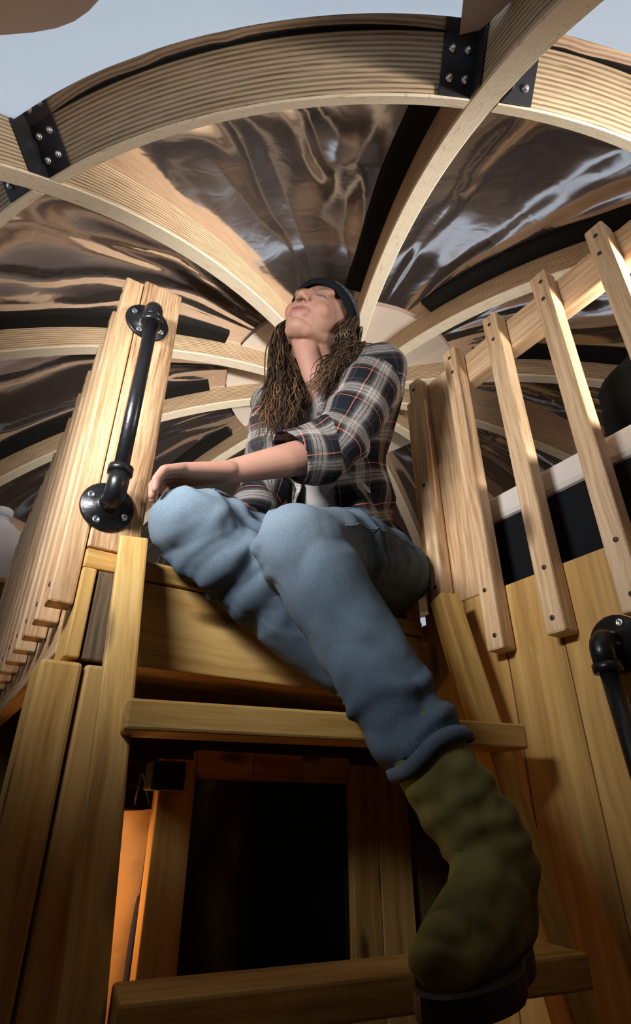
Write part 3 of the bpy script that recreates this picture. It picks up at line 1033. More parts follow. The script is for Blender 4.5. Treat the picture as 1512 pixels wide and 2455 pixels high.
add_ellipsoid(bm, hd(0.0870, 0, -0.0535), (0.0075, 0.027, 0.0040), HROT)
add_ellipsoid(bm, hd(0.0845, 0, -0.0640), (0.0078, 0.023, 0.0048), HROT)
# left hand draped over the right knee: palm, four bent fingers, thumb
WR = Vector(wriL)
PC = Vector((0.288, 0.842, 0.556))
side = Vector((0.25, 0.93, 0.18)).normalized()        # across the knuckles
for q in (-0.026, -0.009, 0.009, 0.025):
    chain(bm, [WR + side * q * 0.55, Vector((0.262, 0.846, 0.548)) + side * q], [0.0165, 0.0125])
for q, ln in ((-0.031, 0.90), (-0.0105, 1.0), (0.0105, 0.96), (0.030, 0.78)):
    k0 = Vector((0.258, 0.846, 0.546)) + side * q
    k1 = k0 + Vector((-0.034, 0.000, -0.018)) * ln + side * q * 0.12
    k2 = k1 + Vector((-0.012, 0.000, -0.026)) * ln
    k3 = k2 + Vector((0.001, 0.000, -0.022)) * ln
    chain(bm, [k0, k1, k2, k3], [0.0105, 0.0095, 0.0085, 0.0072], seg=12, rings=4)
t0 = WR + Vector((-0.010, 0.022, 0.0))
chain(bm, [t0, t0 + Vector((-0.028, 0.026, -0.006)), t0 + Vector((-0.056, 0.038, -0.016)), t0 + Vector((-0.076, 0.042, -0.030))], [0.015, 0.0115, 0.0100, 0.0080], seg=12, rings=4)
body = fuse(bm, 0.0030, 8)
P = get_co(body)
L = np.c_[(P - np.array(HC)) @ np.array(hf), (P - np.array(HC)) @ np.array(hl), (P - np.array(HC)) @ np.array(hu)]
skin = np.tile(np.array([0.36, 0.185, 0.125]), (len(P), 1))
skin *= (1 + 0.05 * noise_field(P, 60, 3.0))[:, None]
def blob(c, r, p=2.0):
    d = np.sqrt((((L - np.array(c)) / np.array(r)) ** 2).sum(1))
    return np.clip(1.4 - d, 0, 1)[:, None] ** 0.8
def paint(c, r, colr, k=1.0):
    global skin
    w = blob(c, r) * k
    skin = skin * (1 - w) + np.array(colr) * w
paint((0.06, 0.045, -0.030), (0.03, 0.026, 0.024), (0.44, 0.19, 0.135), 0.3)
paint((0.06, -0.045, -0.030), (0.03, 0.026, 0.024), (0.44, 0.19, 0.135), 0.3)
paint((0.115, 0, -0.030), (0.02, 0.014, 0.014), (0.42, 0.19, 0.13), 0.5)
paint((0.094, 0, -0.0535), (0.018, 0.028, 0.0050), (0.27, 0.085, 0.065), 0.9)
paint((0.091, 0, -0.0640), (0.018, 0.023, 0.0056), (0.30, 0.10, 0.08), 0.9)
paint((0.093, 0, -0.0588), (0.022, 0.028, 0.0018), (0.12, 0.03, 0.025), 1.0)
for s_ in (1, -1):
    paint((0.1005, 0.0085 * s_, -0.0385), (0.0060, 0.0042, 0.0040), (0.035, 0.01, 0.008), 1.0)
    paint((0.080, 0.032 * s_, 0.004), (0.014, 0.017, 0.0034), (0.03, 0.018, 0.012), 1.0)
    paint((0.085, 0.032 * s_, 0.029), (0.018, 0.020, 0.0048), (0.08, 0.045, 0.03), 0.8)
    paint((0.085, 0.032 * s_, 0.014), (0.016, 0.022, 0.009), (0.36, 0.19, 0.14), 0.5)
cattr(body, 'skin_colour', skin)
m, nt, b_, out = new_mat('skin')
at = node(nt, 'ShaderNodeAttribute'); at.attribute_name = 'skin_colour'
nt.links.new(at.outputs['Color'], b_.inputs['Base Color'])
b_.inputs['Roughness'].default_value = 0.62
b_.inputs['Subsurface Weight'].default_value = 0.12
b_.inputs['Subsurface Radius'].default_value = (0.012, 0.005, 0.003)
b_.inputs['Subsurface Scale'].default_value = 0.5
body.materials.append(m)
person = put('person', body)
tag(person, 'woman in plaid shirt, jeans and boots sitting on the loft edge looking up', 'person')
for s_ in (1, -1):
    e = put('eye', revolve([(0.002, -0.0112), (0.0075, -0.008), (0.0105, -0.003), (0.0105, 0.003), (0.0075, 0.008), (0.002, 0.0112)], 16, plain_mat('eye_white', (0.30, 0.26, 0.24), 0.25)), person, zmat(hf), hd(0.0700, 0.032 * s_, 0.0065))
    put('iris', revolve([(0.0052, 0), (0.0048, 0.0012), (0.002, 0.0018)], 14, plain_mat('iris', (0.04, 0.025, 0.015), 0.15)), e, zmat(hf + hu * 0.25), hd(0.0805, 0.032 * s_, 0.0085))

# --- jeans
bm = bmesh.new()
chain(bm, [hipR, hipL], [0.112, 0.108])
chain(bm, [(0.745, 0.985, 0.52), (0.725, 0.972, 0.60)], [0.12, 0.105])
chain(bm, [hipL, Vector(hipL).lerp(Vector(kneeL), 0.5) + Vector((0, 0, 0.012)), kneeL], [0.104, 0.096, 0.078])
hem_t = 0.735
shL_ = Vector(kneeL); shA = Vector(ankL)
chain(bm, [kneeL, shL_.lerp(shA, 0.30) + Vector((0.012, 0.012, 0)), shL_.lerp(shA, 0.6), shL_.lerp(shA, 0.80)], [0.078, 0.070, 0.058, 0.060])
chain(bm, [hipR, Vector(hipR).lerp(Vector(kneeR), 0.5), kneeR], [0.104, 0.094, 0.076])
chain(bm, [kneeR, Vector(kneeR).lerp(Vector(ankR), 0.5) + Vector((0.02, 0.0, -0.02)), ankR], [0.076, 0.068, 0.055])
jeans = fuse(bm, 0.006, 8)
P = get_co(jeans); N = get_no(jeans)
dsp = 0.005 * noise_field(P, 9, 1.0) + 0.003 * noise_field(P, 24, 5.0) - 0.007 * np.maximum(0, 1 - 5 * np.abs(noise_field(P, 7, 9.0)))
# gathered folds behind the knees, at the hips and stacked above the hem
for a, b, c0, wdt, ampl, freq in ((hipL, kneeL, 0.80, 0.22, 0.0060, 70), (kneeL, ankL, 0.66, 0.20, 0.0065, 80), (hipR, kneeR, 0.82, 0.25, 0.006, 70), (hipL, kneeL, 0.12, 0.2, 0.006, 60), (hipL, kneeL, 0.62, 0.12, 0.006, 110), (kneeR, ankR, 0.25, 0.2, 0.006, 80)):
    t, d = seg_t(P, a, b)
    ln = np.linalg.norm(np.array(b) - np.array(a))
    w = np.exp(-((t - c0) / wdt) ** 2) * (d < 0.14)
    ph = noise_field(P, 14, 8.0) * 3.2 + t * ln * freq + noise_field(P, 5, 2.0) * 4
    dsp += ampl * w * np.maximum(np.sin(ph), -0.4)
set_co(jeans, P + N * dsp[:, None])
P = get_co(jeans)
tL, dL = seg_t(P, kneeL, ankL)
tt, dd = seg_t(P, hipL, kneeL)
fattr(jeans, 'fade_highlight', np.clip(1.2 - np.minimum(np.linalg.norm(P - np.array(kneeL) - np.array([-.05, -.03, .06]), axis=1), np.linalg.norm(P - np.array(kneeR) - np.array([-.02, -.03, .07]), axis=1)) / 0.16, 0, 1))  # knee fading, strengthened to imitate the light on the knees
cut_faces(jeans, (tL > hem_t) & (dL < 0.12) & (P[:, 2] < 0.2) & (P[:, 1] < 0.72))
m, nt, b_, out = new_mat('denim')
tc = node(nt, 'ShaderNodeTexCoord')
nz = node(nt, 'ShaderNodeTexNoise', i_Scale=900.0, i_Detail=2.0); nt.links.new(tc.outputs['Object'], nz.inputs['Vector'])
nz2 = node(nt, 'ShaderNodeTexNoise', i_Scale=7.0, i_Detail=4.0); nt.links.new(tc.outputs['Object'], nz2.inputs['Vector'])
fa = node(nt, 'ShaderNodeAttribute'); fa.attribute_name = 'fade_highlight'
base = ramp(nt, [(0.3, (0.055, 0.084, 0.115)), (0.7, (0.110, 0.152, 0.195))]); nt.links.new(nz2.outputs[0], base.inputs[0])
c1 = mix(nt, mth(nt, 'MULTIPLY', fa.outputs['Fac'], 0.65), base.outputs[0], (0.25, 0.32, 0.38))
wv = ramp(nt, [(0.35, (0.65, 0.65, 0.65)), (0.65, (1.2, 1.2, 1.2))]); nt.links.new(nz.outputs[0], wv.inputs[0])
c2 = mix(nt, 0.8, c1, wv.outputs[0], 'MULTIPLY')
nt.links.new(c2, b_.inputs['Base Color']); b_.inputs['Roughness'].default_value = 0.9; b_.inputs['Specular IOR Level'].default_value = 0.15
bp = node(nt, 'ShaderNodeBump', i_Strength=0.25, i_Distance=0.001); nt.links.new(nz.outputs[0], bp.inputs['Height']); nt.links.new(bp.outputs[0], b_.inputs['Normal'])
M['denim'] = m
jeans.materials.append(m)
jo = put('jeans', jeans, person)
sd_ = jo.modifiers.new('thick', 'SOLIDIFY'); sd_.thickness = 0.003; sd_.offset = -1
# stitched seams lying on the cloth
from mathutils.bvhtree import BVHTree
bv = BVHTree.FromPolygons([v.co.copy() for v in jeans.vertices], [tuple(p.vertices) for p in jeans.polygons])
def seam(pts):
    res = []
    for p in catmull(pts, 40):
        h = bv.find_nearest(p)
        res.append(h[0] + h[1] * 0.0008)
    put('seam', tube_mesh(res, 0.0013, 6, M['denim_thread']), jo)
M['denim_thread'] = plain_mat('denim_thread', (0.13, 0.16, 0.19), 0.9)
seam([(0.50, 0.62, 0.44), (0.60, 0.68, 0.47), (0.70, 0.75, 0.50), (0.80, 0.80, 0.53)])
seam([(0.30, 0.78, 0.56), (0.42, 0.86, 0.58), (0.55, 0.93, 0.60)])
# rolled hem: follow the open edge of the left leg
hc_ = shL_.lerp(shA, hem_t); hax = (shA - shL_).normalized()
def leg_radius(t0):
    sel = (np.abs(tL - t0) < 0.03) & (dL < 0.12) & (P[:, 2] < 0.2) & (P[:, 1] < 0.72)
    Q = P[sel]
    return Q
Q = leg_radius(hem_t - 0.02)
e1 = hax.cross(Vector((0, 0, 1))).normalized(); e2 = hax.cross(e1)
ang = np.arctan2((Q - np.array(hc_)) @ np.array(e2), (Q - np.array(hc_)) @ np.array(e1))
rad = np.linalg.norm((Q - np.array(hc_)) - np.outer((Q - np.array(hc_)) @ np.array(hax), np.array(hax)), axis=1)
ring = []
for k in range(48):
    a = -math.pi + 2 * math.pi * k / 48
    dlt = np.abs((ang - a + math.pi) % (2 * math.pi) - math.pi)
    r = float(rad[dlt < 0.2].mean()) if (dlt < 0.2).any() else 0.06
    ring.append(hc_ + (e1 * math.cos(a) + e2 * math.sin(a)) * (r + 0.0015) + hax * 0.004 * math.sin(3 * a))
vs, fs = [], []
for k, p in enumerate(ring):
    o_ = (p - hc_).normalized()
    for q in range(6):
        th = 2 * math.pi * q / 6
        vs.append(p + o_ * 0.0045 * math.cos(th) + hax * 0.011 * math.sin(th))
for k in range(48):
    for q in range(6):
        k2 = (k + 1) % 48; q2 = (q + 1) % 6
        fs.append((k * 6 + q, k2 * 6 + q, k2 * 6 + q2, k * 6 + q2))
put('hem', mesh_from('hem', vs, fs, M['denim'], True), jo)

# --- boots
m, nt, b_, out = new_mat('olive_suede')
tc = node(nt, 'ShaderNodeTexCoord')
nz = node(nt, 'ShaderNodeTexNoise', i_Scale=14.0, i_Detail=5.0); nt.links.new(tc.outputs['Object'], nz.inputs['Vector'])
rp = ramp(nt, [(0.3, (0.085, 0.085, 0.018)), (0.7, (0.22, 0.21, 0.055))]); nt.links.new(nz.outputs[0], rp.inputs[0])
nt.links.new(rp.outputs[0], b_.inputs['Base Color']); b_.inputs['Roughness'].default_value = 0.8
M['suede'] = m
def boot(top, ank, heel, toe, sole_z, label):
    top, ank, heel, toe = Vector(top), Vector(ank), Vector(heel), Vector(toe)
    bm = bmesh.new()
    chain(bm, [top, top.lerp(ank, 0.55), ank], [0.052, 0.055, 0.052])
    chain(bm, [ank, heel + Vector((0, 0, 0.012))], [0.052, 0.040])
    ball = heel.lerp(toe, 0.68)
    chain(bm, [ank + Vector((0, 0, -0.015)), ball, toe], [0.046, 0.042, 0.031])
    chain(bm, [heel, ball], [0.038, 0.040])
    me = fuse(bm, 0.0055, 7)
    P = get_co(me); N = get_no(me)
    t, d = seg_t(P, top, ank)
    w = np.exp(-((t - 0.85) / 0.55) ** 2)
    ph = t * 26 + noise_field(P, 16, 4.0) * 3.0
    dd_ = 0.0022 * w * np.sin(ph) + 0.003 * noise_field(P, 14, 2.0) + 0.0025 * noise_field(P, 40, 6.0) - 0.0035 * w * np.maximum(0, 1 - 5 * np.abs(noise_field(P * np.array([1, 1, 1.8]), 11, 9.0)))
    P2 = P + N * dd_[:, None]
    P2[:, 2] = np.maximum(P2[:, 2], sole_z + 0.018)
    set_co(me, P2)
    me.materials.append(M['suede'])
    bo = put('boot', me, person)
    bo['label'] = label
    # welt and sole
    ax = (toe - heel); ax.z = 0; ax.normalize()
    sdv = Vector((-ax.y, ax.x, 0))
    Ln = (Vector((toe.x, toe.y, 0)) - Vector((heel.x, heel.y, 0))).length
    vs, fs = [], []
    outl = []
    n = 40
    for k in range(n):
        a = 2 * math.pi * k / n
        x = math.cos(a); y = math.sin(a)
        lx = (x + 1) / 2
        wd = 0.038 + 0.010 * math.sin(math.pi * min(1, max(0, (lx - 0.35) / 0.6))) - 0.004 * math.exp(-((lx - 0.4) / 0.12) ** 2)
        outl.append(heel + ax * (-0.040 + lx * (Ln + 0.078)) + sdv * (y * abs(y) ** -0.25 if abs(y) > 1e-3 else 0) * wd)
    for z, sc in ((sole_z, 0.96), (sole_z + 0.004, 1.0), (sole_z + 0.022, 1.0), (sole_z + 0.025, 0.97)):
        c = heel.lerp(toe, 0.5)
        for p in outl:
            q = c + (p - c) * sc
            vs.append((q.x, q.y, z))
    for i in range(3):
        for k in range(n):
            k2 = (k + 1) % n
            fs.append((i * n + k, i * n + k2, (i + 1) * n + k2, (i + 1) * n + k))
    fs.append(tuple(range(n - 1, -1, -1))); fs.append(tuple(3 * n + k for k in range(n)))
    put('sole', mesh_from('sole', vs, fs, M['suede_sole'], False), bo)
    # dark pull strap down the back of the heel
    bk = [ank + (top - ank) * 0.1 - ax * 0.0545, ank - ax * 0.056 + Vector((0, 0, -0.02)), heel - ax * 0.044 + Vector((0, 0, 0.008))]
    put('heel_strap', tube_mesh(bk, 0.006, 8, M['suede_sole']), bo)
boot(shL_.lerp(shA, hem_t - 0.05), (0.602, 0.530, -0.045), (0.625, 0.548, -0.108), (0.440, 0.462, -0.116), -0.157, 'olive suede ankle boot on the ladder rung')
boot(Vector(kneeR).lerp(Vector(ankR), 0.8), ankR, (0.665, 0.815, 0.172), (0.600, 0.735, 0.168), 0.131, 'second boot tucked behind the other leg')

# --- grey tee under the open shirt
bm = bmesh.new()
chain(bm, [(0.735, 0.975, 0.55), waist, chest, (0.600, 0.872, 0.895)], [0.112, 0.108, 0.122, 0.07])
tee = fuse(bm, 0.007, 6)
P = get_co(tee); N = get_no(tee)
set_co(tee, P + N * (0.006 * noise_field(P, 16, 2.0))[:, None])
tee.materials.append(plain_mat('grey_tee', (0.30, 0.28, 0.265), 0.9, 0, 0.3, 60))
put('t_shirt', tee, person)

# --- plaid shirt
bm = bmesh.new()
chain(bm, [(0.745, 0.985, 0.52), waist, chest, neckb], [0.135, 0.122, 0.132, 0.070])
chain(bm, [(0.785, 1.0, 0.47), (0.775, 0.985, 0.58)], [0.122, 0.118])
chain(bm, [(0.770, 1.03, 0.52), (0.755, 1.02, 0.62)], [0.125, 0.118])
chain(bm, [shR, (0.585, 0.865, 0.925), shL], [0.066, 0.072, 0.066])
chain(bm, [shL, Vector(chest) + Vector((0.03, -0.02, 0.02))], [0.066, 0.11])
chain(bm, [shR, Vector(chest)], [0.066, 0.11])
cuffL = Vector(elbL).lerp(Vector(wriL), 0.60) + Vector((0, 0, 0.014))
chain(bm, [shL, Vector(shL).lerp(Vector(elbL), 0.5) + Vector((0.008, -0.006, 0)), elbL], [0.066, 0.070, 0.062])
chain(bm, [elbL, cuffL], [0.064, 0.056])
chain(bm, [shR, elbR], [0.062, 0.056]); chain(bm, [elbR, wriR], [0.056, 0.045])
# front tail flaring over the thigh
chain(bm, [(0.690, 0.860, 0.62), (0.668, 0.815, 0.555)], [0.060, 0.040], squash=((0.6, -0.8, 0.5), 0.45))
chain(bm, [(0.60, 0.93, 0.62), (0.545, 0.90, 0.555)], [0.055, 0.040], squash=((0.8, 0.3, 0.5), 0.45))
# collar
chain(bm, [(0.600, 0.800, 0.955), (0.625, 0.860, 0.985), (0.590, 0.915, 0.965)], [0.026, 0.028, 0.026])
shirt = fuse(bm, 0.006, 7)
P = get_co(shirt); N = get_no(shirt)
tU, dU = seg_t(P, shL, elbL); tF, dF = seg_t(P, elbL, cuffL)
arm = ((dU < 0.078) & (tU > 0.10)) | ((dF < 0.075) & (tF > -0.1))
tS, dS = seg_t(P, (0.745, 0.985, 0.52), neckb)
dsp = 0.010 * noise_field(P, 7.5, 11.0) + 0.0045 * noise_field(P, 19, 4.0)
w = np.exp(-((tU - 0.95) / 0.35) ** 2) * arm
dsp += 0.006 * w * np.sin(tU * 22 + noise_field(P, 9, 2.0) * 4)
wt = np.exp(-((tS - 0.25) / 0.3) ** 2) * (~arm)
dsp += 0.007 * wt * np.sin(P[:, 2] * 55 + noise_field(P, 6, 7.0) * 5)
set_co(shirt, P + N * dsp[:, None])
upv = np.array(elbL) - np.array(shL); upl = np.linalg.norm(upv); upv /= upl
fov = np.array(cuffL) - np.array(elbL); fol = np.linalg.norm(fov); fov /= fol
bm = bmesh.new(); bm.from_mesh(shirt)
for q_, n_ in ((np.array(shL) + upv * 0.10 * upl, upv), (np.array(elbL), fov)):
    bmesh.ops.bisect_plane(bm, geom=bm.verts[:] + bm.edges[:] + bm.faces[:], dist=1e-5, plane_co=Vector(q_), plane_no=Vector(n_))
bm.to_mesh(shirt); bm.free()
P = get_co(shirt)
tU, dU = seg_t(P, shL, elbL); tF, dF = seg_t(P, elbL, cuffL)
tS, dS = seg_t(P, (0.745, 0.985, 0.52), neckb)
# plaid coordinates follow sleeve and trunk
ref = np.array([0.45, -0.87, 0.2])
def around(P, a, ax):
    r1 = ref - ax * (ref @ ax); r1 /= np.linalg.norm(r1); r2 = np.cross(ax, r1)
    Q = P - np.array(a)
    return np.arctan2(Q @ r2, Q @ r1)
front = np.array([-0.86, -0.51, 0.0])
spx = np.array(neckb) - np.array((0.745, 0.985, 0.52)); spl = np.linalg.norm(spx); spx /= spl
f1 = front - spx * (front @ spx); f1 /= np.linalg.norm(f1); f2 = np.cross(spx, f1)
Qs = P - np.array((0.745, 0.985, 0.52))
angT = np.arctan2(Qs @ f2, Qs @ f1)
lv = np.empty(len(shirt.loops), dtype=np.int64); shirt.loops.foreach_get('vertex_index', lv)
fc = np.empty(len(shirt.polygons) * 3); shirt.polygons.foreach_get('center', fc); fc = fc.reshape(-1, 3)
ftot = np.empty(len(shirt.polygons), dtype=np.int64); shirt.polygons.foreach_get('loop_total', ftot)
cu_, cd_ = seg_t(fc, shL, elbL); cf_, cfd = seg_t(fc, elbL, cuffL)
is_f = ((cfd < 0.085) & (cf_ > 0.0)); is_u = (cd_ < 0.085) & (cu_ > 0.10) & ~is_f
fl_f = np.repeat(is_f, ftot); fl_u = np.repeat(is_u, ftot)
def unwrap(a, lf):                      # keep each face on one side of the angular seam
    c = np.repeat(np.array([0.0]), 1)
    start = np.concatenate([[0], np.cumsum(ftot)[:-1]])
    first = np.repeat(a[start], ftot)
    return a + np.where(a - first > math.pi, -2 * math.pi, 0) + np.where(a - first < -math.pi, 2 * math.pi, 0)
aU = unwrap(around(P, shL, upv)[lv], ftot); aF = unwrap(around(P, elbL, fov)[lv], ftot); aT = unwrap(angT[lv], ftot)
wR, wRd = seg_t(fc, elbR, wriR); wU, wUd = seg_t(fc, shR, elbR)
fl_r = np.repeat(((wRd < 0.075) | ((wUd < 0.07) & (wU > 0.3))) & ~is_f & ~is_u, ftot)
pu = np.where(fl_f, upl + (tF * fol)[lv], np.where(fl_u, (tU * upl)[lv], (tS * spl + 0.03)[lv]))
pv = np.where(fl_f, aF * 0.066, np.where(fl_u, aU * 0.066, aT * 0.125))
pu = np.where(fl_r, P[lv][:, 2] * 1.0 + 0.012, pu); pv = np.where(fl_r, P[lv][:, 0] * 0.9 + P[lv][:, 1] * 0.5, pv)
for nm_, val in (('pu', pu), ('pv', pv)):
    at = shirt.attributes.new(nm_, 'FLOAT', 'CORNER'); at.data.foreach_set('value', val.astype(np.float32))
arm = ((dU < 0.085) & (tU > 0.10)) | ((dF < 0.085) & (tF > 0.0))
# openings: front placket, neck, sleeve end
t2, d2 = seg_t(P, elbL, wriL)
neckd = seg_t(P, (0.585, 0.862, 0.90), tuple(hd(-0.02, 0, -0.09)))[1]
wopen = np.interp(tS, [-0.4, 0.0, 0.3, 0.7, 1.0], [0.55, 0.50, 0.34, 0.22, 0.35])
m_open = (np.abs(angT + 0.10) < wopen) & (~arm) & (tS < 1.05) & (dS < 0.20)
m_neck = (neckd < 0.064) & (P[:, 2] > 0.90)
cutp = 0.52 + 0.16 * np.clip((P - np.array(elbL)) @ np.array([0.25, -0.2, 0.95]) / 0.06, -1, 1)
m_cuff = (t2 > cutp) & (d2 < 0.10)
m_hem = (~arm) & (P[:, 2] < 0.425)
cut_faces(shirt, m_open | m_neck | m_cuff | m_hem)
m, nt, b_, out = new_mat('plaid_flannel')
au = node(nt, 'ShaderNodeAttribute'); au.attribute_name = 'pu'
av = node(nt, 'ShaderNodeAttribute'); av.attribute_name = 'pv'
tc = node(nt, 'ShaderNodeTexCoord')
wob = node(nt, 'ShaderNodeTexNoise', i_Scale=14.0, i_Detail=1.0); nt.links.new(tc.outputs['Object'], wob.inputs['Vector'])
jit = mth(nt, 'MULTIPLY', mth(nt, 'SUBTRACT', wob.outputs[0], 0.5), 0.010)
K_, G_, W_, C_, O_ = (0.010, 0.011, 0.016), (0.042, 0.039, 0.037), (0.37, 0.33, 0.295), (0.13, 0.118, 0.107), (0.60, 0.19, 0.115)
stops = [(0.0, K_), (0.30, G_), (0.36, K_), (0.40, G_), (0.46, C_), (0.50, W_), (0.575, G_), (0.59, W_), (0.665, G_), (0.68, W_), (0.75, C_), (0.80, G_), (0.86, K_), (0.915, O_), (0.945, K_)]
def band(sock, per, off):
    v = mth(nt, 'FRACT', mth(nt, 'ADD', mth(nt, 'DIVIDE', mth(nt, 'ADD', sock, jit), per), off))
    r = ramp(nt, stops, 'CONSTANT'); nt.links.new(v, r.inputs[0]); return r.outputs[0]
cu = band(au.outputs['Fac'], 0.094, 5.1); cv = band(av.outputs['Fac'], 0.088, 5.35)
mx_ = mix(nt, 0.5, cu, cv)
fz = node(nt, 'ShaderNodeTexNoise', i_Scale=260.0, i_Detail=3.0); nt.links.new(tc.outputs['Object'], fz.inputs['Vector'])
fr_ = ramp(nt, [(0.3, (0.6, 0.6, 0.6)), (0.7, (1.3, 1.3, 1.3))]); nt.links.new(fz.outputs[0], fr_.inputs[0])
c3 = mix(nt, 0.7, mx_, fr_.outputs[0], 'MULTIPLY')
nt.links.new(c3, b_.inputs['Base Color']); b_.inputs['Roughness'].default_value = 0.95; b_.inputs['Specular IOR Level'].default_value = 0.1
bp = node(nt, 'ShaderNodeBump', i_Strength=0.3, i_Distance=0.0015); nt.links.new(fz.outputs[0], bp.inputs['Height']); nt.links.new(bp.outputs[0], b_.inputs['Normal'])
shirt.materials.append(m)
so = put('plaid_shirt', shirt, person)
sd_ = so.modifiers.new('thick', 'SOLIDIFY'); sd_.thickness = 0.004; sd_.offset = -1

# --- knitted cap
bm = bmesh.new()
capR = Matrix((hf, hl, hu)).transposed()
vs, fs = [], []
nu_, nv_ = 48, 20
def cap_pt(a, v, grow):
    """a round the head (0 = front), v 0 at the rim .. 1 at the crown"""
    fx, ly = math.cos(a), math.sin(a)
    rim = 0.050 * (0.5 + 0.5 * fx) - 0.045 * (0.5 - 0.5 * fx)
    th = math.asin(max(-0.95, min(0.95, (rim - 0.035) / 0.105)))
    t_ = th + (math.pi / 2 - th) * v
    slouch = -0.018 * math.sin(math.pi * v) if fx < 0 else 0
    return hd(-0.020 + (0.104 + grow) * math.cos(t_) * fx + slouch * -fx * 0.6, (0.087 + grow) * math.cos(t_) * ly, 0.035 + (0.105 + grow) * math.sin(t_))
for j in range(nv_ + 1):
    for i in range(nu_):
        g = 0.004 if j <= 4 else 0.0
        g += 0.0012 * math.sin(i * 2 * math.pi / 2)
        vs.append(cap_pt(2 * math.pi * i / nu_, j / nv_ * 0.985, g))
for j in range(nv_):
    for i in range(nu_):
        i2 = (i + 1) % nu_
        fs.append((j * nu_ + i, j * nu_ + i2, (j + 1) * nu_ + i2, (j + 1) * nu_ + i))
fs.append(tuple(nv_ * nu_ + i for i in range(nu_)))
me = mesh_from('cap', vs, fs, None, True)
m, nt, b_, out = new_mat('knit_blue_grey')
tc = node(nt, 'ShaderNodeTexCoord')
nz = node(nt, 'ShaderNodeTexNoise', i_Scale=90.0, i_Detail=3.0); nt.links.new(tc.outputs['Object'], nz.inputs['Vector'])
rp = ramp(nt, [(0.35, (0.012, 0.016, 0.024)), (0.65, (0.16, 0.20, 0.26))]); nt.links.new(nz.outputs[0], rp.inputs[0])
nt.links.new(rp.outputs[0], b_.inputs['Base Color']); b_.inputs['Roughness'].default_value = 0.95
bp = node(nt, 'ShaderNodeBump', i_Strength=0.6, i_Distance=0.003); nt.links.new(nz.outputs[0], bp.inputs['Height']); nt.links.new(bp.outputs[0], b_.inputs['Normal'])
me.materials.append(m)
cp = put('knit_cap', me, person)
vs, fs = [], []
for i in range(nu_):
    a = 2 * math.pi * i / nu_
    p = cap_pt(a, 0.0, 0.004); p2 = cap_pt(a, 0.16, 0.006)
    c = hd(-0.02, 0, 0.035)
    o_ = ((p + p2) / 2 - c).normalized()
    for q in (p - o_ * 0.004, p + o_ * 0.002, (p + p2) / 2 + o_ * 0.005, p2 + o_ * 0.001):
        vs.append(q)
for i in range(nu_):
    i2 = (i + 1) % nu_
    for q in range(3):
        fs.append((i * 4 + q, i2 * 4 + q, i2 * 4 + q + 1, i * 4 + q + 1))
put('cap_rim', mesh_from('cap_rim', vs, fs, M['black_fabric'], True), cp)

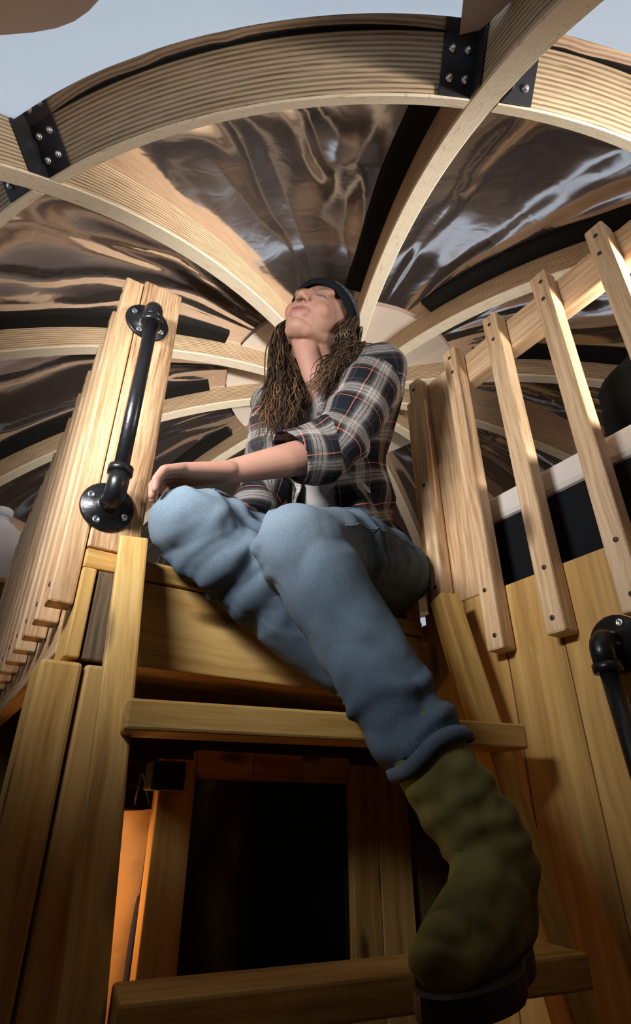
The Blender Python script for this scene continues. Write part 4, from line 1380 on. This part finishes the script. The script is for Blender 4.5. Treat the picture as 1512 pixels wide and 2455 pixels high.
# --- long wavy hair in locks
m, nt, b_, out = new_mat('brown_hair')
at = node(nt, 'ShaderNodeAttribute'); at.attribute_name = 'lock'
rp = ramp(nt, [(0.0, (0.018, 0.010, 0.005)), (0.6, (0.050, 0.027, 0.012)), (1.0, (0.19, 0.10, 0.042))]); nt.links.new(at.outputs['Fac'], rp.inputs[0])
nt.links.new(rp.outputs[0], b_.inputs['Base Color']); b_.inputs['Roughness'].default_value = 0.45
hv, hfaces, hval = [], [], []
def locks(guide, count, spread, r0, wav, seed):
    rnd = random.Random(seed)
    N = 30
    g = catmull(guide, N)
    for c in range(count):
        ox, oy, oz = [rnd.gauss(0, 1) for _ in range(3)]
        ph, ph2 = rnd.uniform(0, 6.28), rnd.uniform(0, 6.28)
        fq = rnd.uniform(3.0, 5.0)
        end = rnd.uniform(0.75, 1.0)
        val = rnd.random() ** 1.3
        M_ = int(N * end)
        pts, rad = [], []
        for k in range(M_ + 1):
            v = k / N
            s_ = spread * (0.45 + 0.9 * v)
            w_ = wav * min(1, v * 3)
            off = Vector((ox * s_ + w_ * math.sin(fq * 6.28 * v + ph), oy * s_ + w_ * math.cos(fq * 6.28 * v + ph2), oz * s_ * 0.5))
            pts.append(g[k] + off)
            rad.append(r0 * (1.0 if v < 0.6 else max(0.12, 1 - (k / M_ - 0.6) / 0.42)) * rnd.uniform(0.9, 1.1))
        base = len(hv)
        me = tube_mesh(pts, rad, 5, None)
        for vv in me.vertices: hv.append(tuple(vv.co)); hval.append(min(1, max(0, val + 0.15 * math.sin(vv.index * 0.07))))
        for p in me.polygons: hfaces.append(tuple(base + q for q in p.vertices))
        bpy.data.meshes.remove(me)
# her right side: over the chest (left in view)
locks([hd(-0.01, -0.083, 0.03), hd(0.005, -0.088, -0.05), (0.483, 0.900, 0.955), (0.470, 0.880, 0.86), (0.448, 0.855, 0.76), (0.430, 0.838, 0.675)], 280, 0.0130, 0.0018, 0.006, 1)
locks([hd(-0.03, -0.082, 0.03), hd(-0.02, -0.086, -0.06), (0.500, 0.880, 0.94), (0.486, 0.855, 0.86), (0.468, 0.830, 0.77), (0.452, 0.815, 0.70)], 260, 0.0130, 0.0018, 0.006, 2)
# her left side: beside the neck and over the collar
locks([hd(-0.005, 0.085, 0.03), hd(0.002, 0.092, -0.045), (0.600, 0.775, 0.99), (0.562, 0.765, 0.915), (0.530, 0.765, 0.84), (0.508, 0.775, 0.77)], 260, 0.0120, 0.0018, 0.006, 3)
locks([hd(-0.04, 0.085, 0.03), hd(-0.05, 0.095, -0.05), (0.628, 0.785, 1.00), (0.600, 0.750, 0.955), (0.560, 0.735, 0.90), (0.545, 0.735, 0.86)], 240, 0.0130, 0.0018, 0.006, 4)
# back of the head and behind the shoulder
locks([hd(-0.10, 0.05, 0.02), hd(-0.115, 0.06, -0.06), (0.66, 0.83, 0.99), (0.68, 0.84, 0.90), (0.70, 0.86, 0.80)], 170, 0.016, 0.0022, 0.006, 5)
locks([hd(-0.11, -0.03, 0.02), hd(-0.12, -0.04, -0.07), (0.63, 0.93, 0.97), (0.64, 0.96, 0.86), (0.65, 0.98, 0.78)], 140, 0.018, 0.0022, 0.006, 6)
hm = mesh_from('hair', hv, hfaces, m, True)
fattr(hm, 'lock', hval)
put('hair', hm, person)
